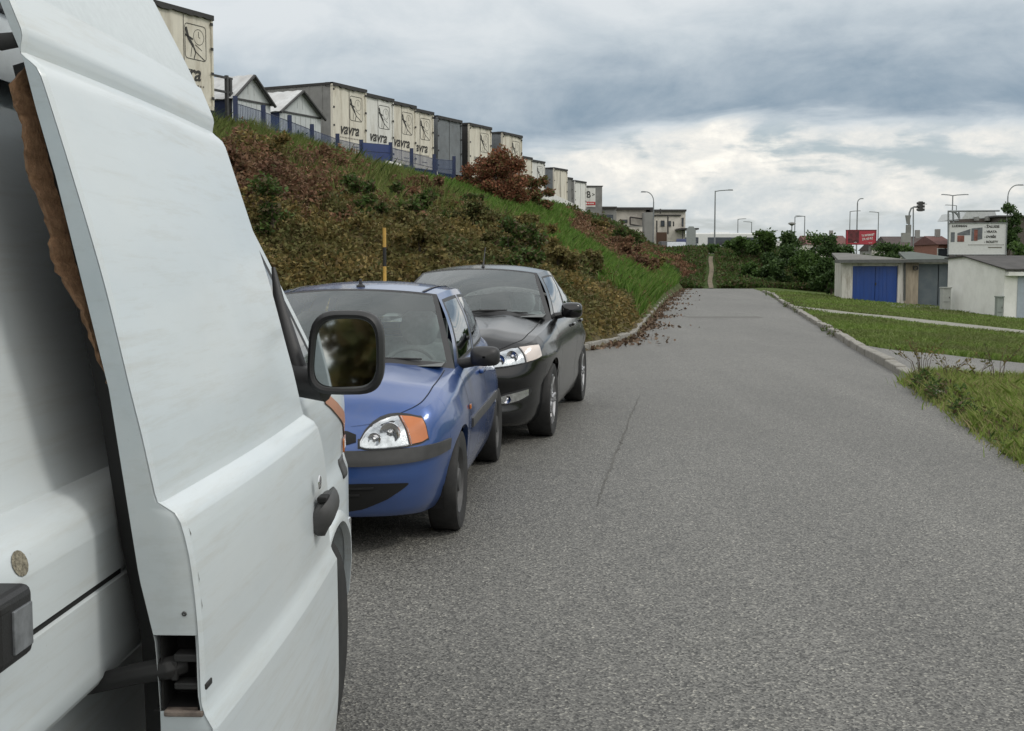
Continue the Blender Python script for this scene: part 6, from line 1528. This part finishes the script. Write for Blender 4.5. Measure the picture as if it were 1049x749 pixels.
# meter boxes
def cab(px0, px1, py0, py1, Y, label, mat, dep=.4):
    c0 = at((px0 + px1) / 2, py1, Y); t = empty('meter_box', tuple(c0), 0, label, 'meter box'); h = at(0, py0, Y)[2] - c0[2]; w = (px1 - px0) / F * Y
    MB().box((0, dep / 2, h / 2 - .1), (w, dep, h + .2)).build('cabinet', mat, t, bevel=.015); MB().box((0, dep / 2 - .02, h + .02), (w + .05, dep + .06, .05)).build('cap', mat, t)
    MB().box((0, -.008, h * .42), (w * .8, .012, .012)).build('door_gap', M['tin_dark'], t); MB().box((w * .3, -.012, h * .6), (.03, .02, .06)).build('latch', M['tin_dark'], t); return t
cab(965.5, 973.8, 295.2, 319.5, 54.2, 'pale grey upright meter box at the left corner of the white garage', plain('box_grey', (.40, .41, .39), .7, var=.1))
tt = (1023.5 - 971.5) / (1029.5 - 971.5); cab(1020.8, 1027.3, 304.5, 331, 49.9, 'greenish grey meter box against the wall of the white garage', plain('box_green', (.25, .28, .26), .7, var=.1), .25)

# ------------------------------------------------------------------ sky, sun
SUN_EL, SUN_AZ = 50.0, 100.0                 # azimuth clockwise from the view direction
w = bpy.data.worlds.new('World'); bpy.context.scene.world = w; w.use_nodes = True; nt = w.node_tree; nt.nodes.clear()
out = nt.nodes.new('ShaderNodeOutputWorld'); sky = nt.nodes.new('ShaderNodeTexSky'); sky.sky_type = 'NISHITA'; sky.sun_disc = False
sky.sun_elevation = R(SUN_EL); sky.sun_rotation = R(SUN_AZ); sky.air_density = 1.0; sky.dust_density = 2.0
bgs = nt.nodes.new('ShaderNodeBackground'); bgs.inputs[1].default_value = .11; nt.links.new(sky.outputs[0], bgs.inputs[0])
tc = nt.nodes.new('ShaderNodeTexCoord'); sp = nt.nodes.new('ShaderNodeSeparateXYZ'); nt.links.new(tc.outputs['Generated'], sp.inputs[0])
def m_(op, a, b_=None, clamp=False):
    n = nt.nodes.new('ShaderNodeMath'); n.operation = op; n.use_clamp = clamp
    for i, v in enumerate((a, b_)):
        if v is None: continue
        if isinstance(v, (int, float)): n.inputs[i].default_value = v
        else: nt.links.new(v, n.inputs[i])
    return n.outputs[0]
def mr(v, a, b_, c_=0.0, d=1.0, smooth=True):
    n = nt.nodes.new('ShaderNodeMapRange'); n.interpolation_type = 'SMOOTHSTEP' if smooth else 'LINEAR'
    nt.links.new(v, n.inputs[0])
    for i, q in enumerate((a, b_, c_, d)): n.inputs[1 + i].default_value = q
    return n.outputs[0]
el = m_('MULTIPLY', m_('ARCSINE', sp.outputs[2]), 180 / math.pi)
az = m_('MULTIPLY', m_('ARCTAN2', sp.outputs[0], sp.outputs[1]), 180 / math.pi)
def wn(scale, stretch, detail=8, rough=.6, dist=.0, off=(0, 0, 0)):
    mp = nt.nodes.new('ShaderNodeMapping'); mp.inputs['Scale'].default_value = stretch; mp.inputs['Location'].default_value = off
    nt.links.new(tc.outputs['Generated'], mp.inputs[0]); n = nt.nodes.new('ShaderNodeTexNoise'); n.inputs['Scale'].default_value = scale; n.inputs['Detail'].default_value = detail; n.inputs['Roughness'].default_value = rough; n.inputs['Distortion'].default_value = dist
    nt.links.new(mp.outputs[0], n.inputs['Vector']); return n.outputs['Fac']
n_big = wn(3.2, (1, 1, 3.6), 7, .56, .3); n_mid = wn(8, (1, 1, 4.2), 8, .55, .4, (3, 1, 2)); n_puff = wn(13, (1, 1, 3.2), 8, .55, .25, (1, 5, 0)); n_str = wn(9, (1, 1, 2.0), 9, .6, .3, (7, 2, 4))
# lower rim of the dark deck, higher towards the right
rim = m_('ADD', mr(az, -3, 10, 4.4, 6.0, False), m_('MULTIPLY', m_('SUBTRACT', n_mid, .5), 2.6))
rim = m_('ADD', rim, m_('MULTIPLY', m_('SUBTRACT', n_big, .5), 1.2))
deck = mr(m_('SUBTRACT', el, rim), -.25, .75)
# deck shade: pale at the top, slate in the slab over the road
slab = m_('MULTIPLY', mr(m_('SUBTRACT', el, rim), .2, 1.4), mr(m_('SUBTRACT', el, rim), 1.8, 6.6, 1, 0))
slab = m_('MULTIPLY', slab, mr(az, -4, 7, .78, 1.0))
shade = m_('ADD', m_('MULTIPLY', slab, .78), m_('MULTIPLY', m_('SUBTRACT', n_str, .44), 1.3), True)
def wramp(f, st):
    n = nt.nodes.new('ShaderNodeValToRGB'); e = n.color_ramp.elements
    while len(e) < len(st): e.new(.5)
    for x, (p, c_) in zip(e, st): x.position = p; x.color = rgba(c_)
    nt.links.new(f, n.inputs[0]); return n.outputs[0]
deck_c = wramp(shade, [(0, (.68, .725, .755)), (.35, (.53, .595, .645)), (.7, (.37, .445, .515)), (1, (.225, .31, .395))])
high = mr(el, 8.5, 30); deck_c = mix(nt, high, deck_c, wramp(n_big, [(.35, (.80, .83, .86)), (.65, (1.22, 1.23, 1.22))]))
behind = mr(sp.outputs[1], .1, -.75); deck_c = mix(nt, m_('MULTIPLY', m_('MULTIPLY', behind, mr(el, 2, 14)), .85), deck_c, (1.35, 1.33, 1.28))  # unseen sky behind the camera brightened to light facades and windscreens
# cumulus bank below the deck
thr = mr(el, .3, 6.5, .435, .445); puff = mr(m_('SUBTRACT', m_('ADD', m_('MULTIPLY', n_puff, .62), m_('MULTIPLY', n_mid, .38)), thr), -.06, .05)
puff = m_('MULTIPLY', puff, 1.0)
n_edge = wn(30, (1, 1, 1.6), 8, .65, .2, (2, 2, 9))
lit = m_('ADD', m_('MULTIPLY', m_('SUBTRACT', n_edge, .45), 1.35), mr(el, .5, 4.5, .12, .58), True)
lit = m_('ADD', lit, m_('MULTIPLY', m_('SUBTRACT', n_mid, .5), 1.3), True)
cum_c = wramp(lit, [(0, (.52, .58, .61)), (.4, (.66, .695, .70)), (.75, (.86, .845, .80)), (1, (1.06, 1.02, .93))])
gap_c = wramp(mr(el, 0, 6), [(0, (.66, .705, .72)), (1, (.49, .565, .61))])
low_c = mix(nt, puff, gap_c, cum_c)
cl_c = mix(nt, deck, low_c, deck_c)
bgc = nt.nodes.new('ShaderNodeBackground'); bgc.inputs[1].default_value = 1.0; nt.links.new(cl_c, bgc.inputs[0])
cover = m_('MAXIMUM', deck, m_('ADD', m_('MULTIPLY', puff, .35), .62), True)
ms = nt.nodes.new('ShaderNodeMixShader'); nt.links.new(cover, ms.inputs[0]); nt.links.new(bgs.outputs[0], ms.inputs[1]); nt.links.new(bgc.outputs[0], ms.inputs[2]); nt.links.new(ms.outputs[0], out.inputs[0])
sl = bpy.data.lights.new('sun', 'SUN'); sl.energy = 1.05; sl.angle = R(14); sl.color = (1, .96, .89)
so = bpy.data.objects.new('sun', sl); C.objects.link(so); so.location = (20, 5, 40)
sd = Vector((math.sin(R(SUN_AZ)) * math.cos(R(SUN_EL)), math.cos(R(SUN_AZ)) * math.cos(R(SUN_EL)), math.sin(R(SUN_EL))))
so.rotation_euler = sd.to_track_quat('Z', 'Y').to_euler()
sc = bpy.context.scene
sc.view_settings.view_transform = 'Standard'; sc.view_settings.look = 'None'; sc.view_settings.gamma = 1.0; sc.view_settings.exposure = 0.06; sc.view_settings.use_curve_mapping = False
sc.cycles.use_denoising = True; sc.cycles.max_bounces = 8; sc.cycles.transparent_max_bounces = 24
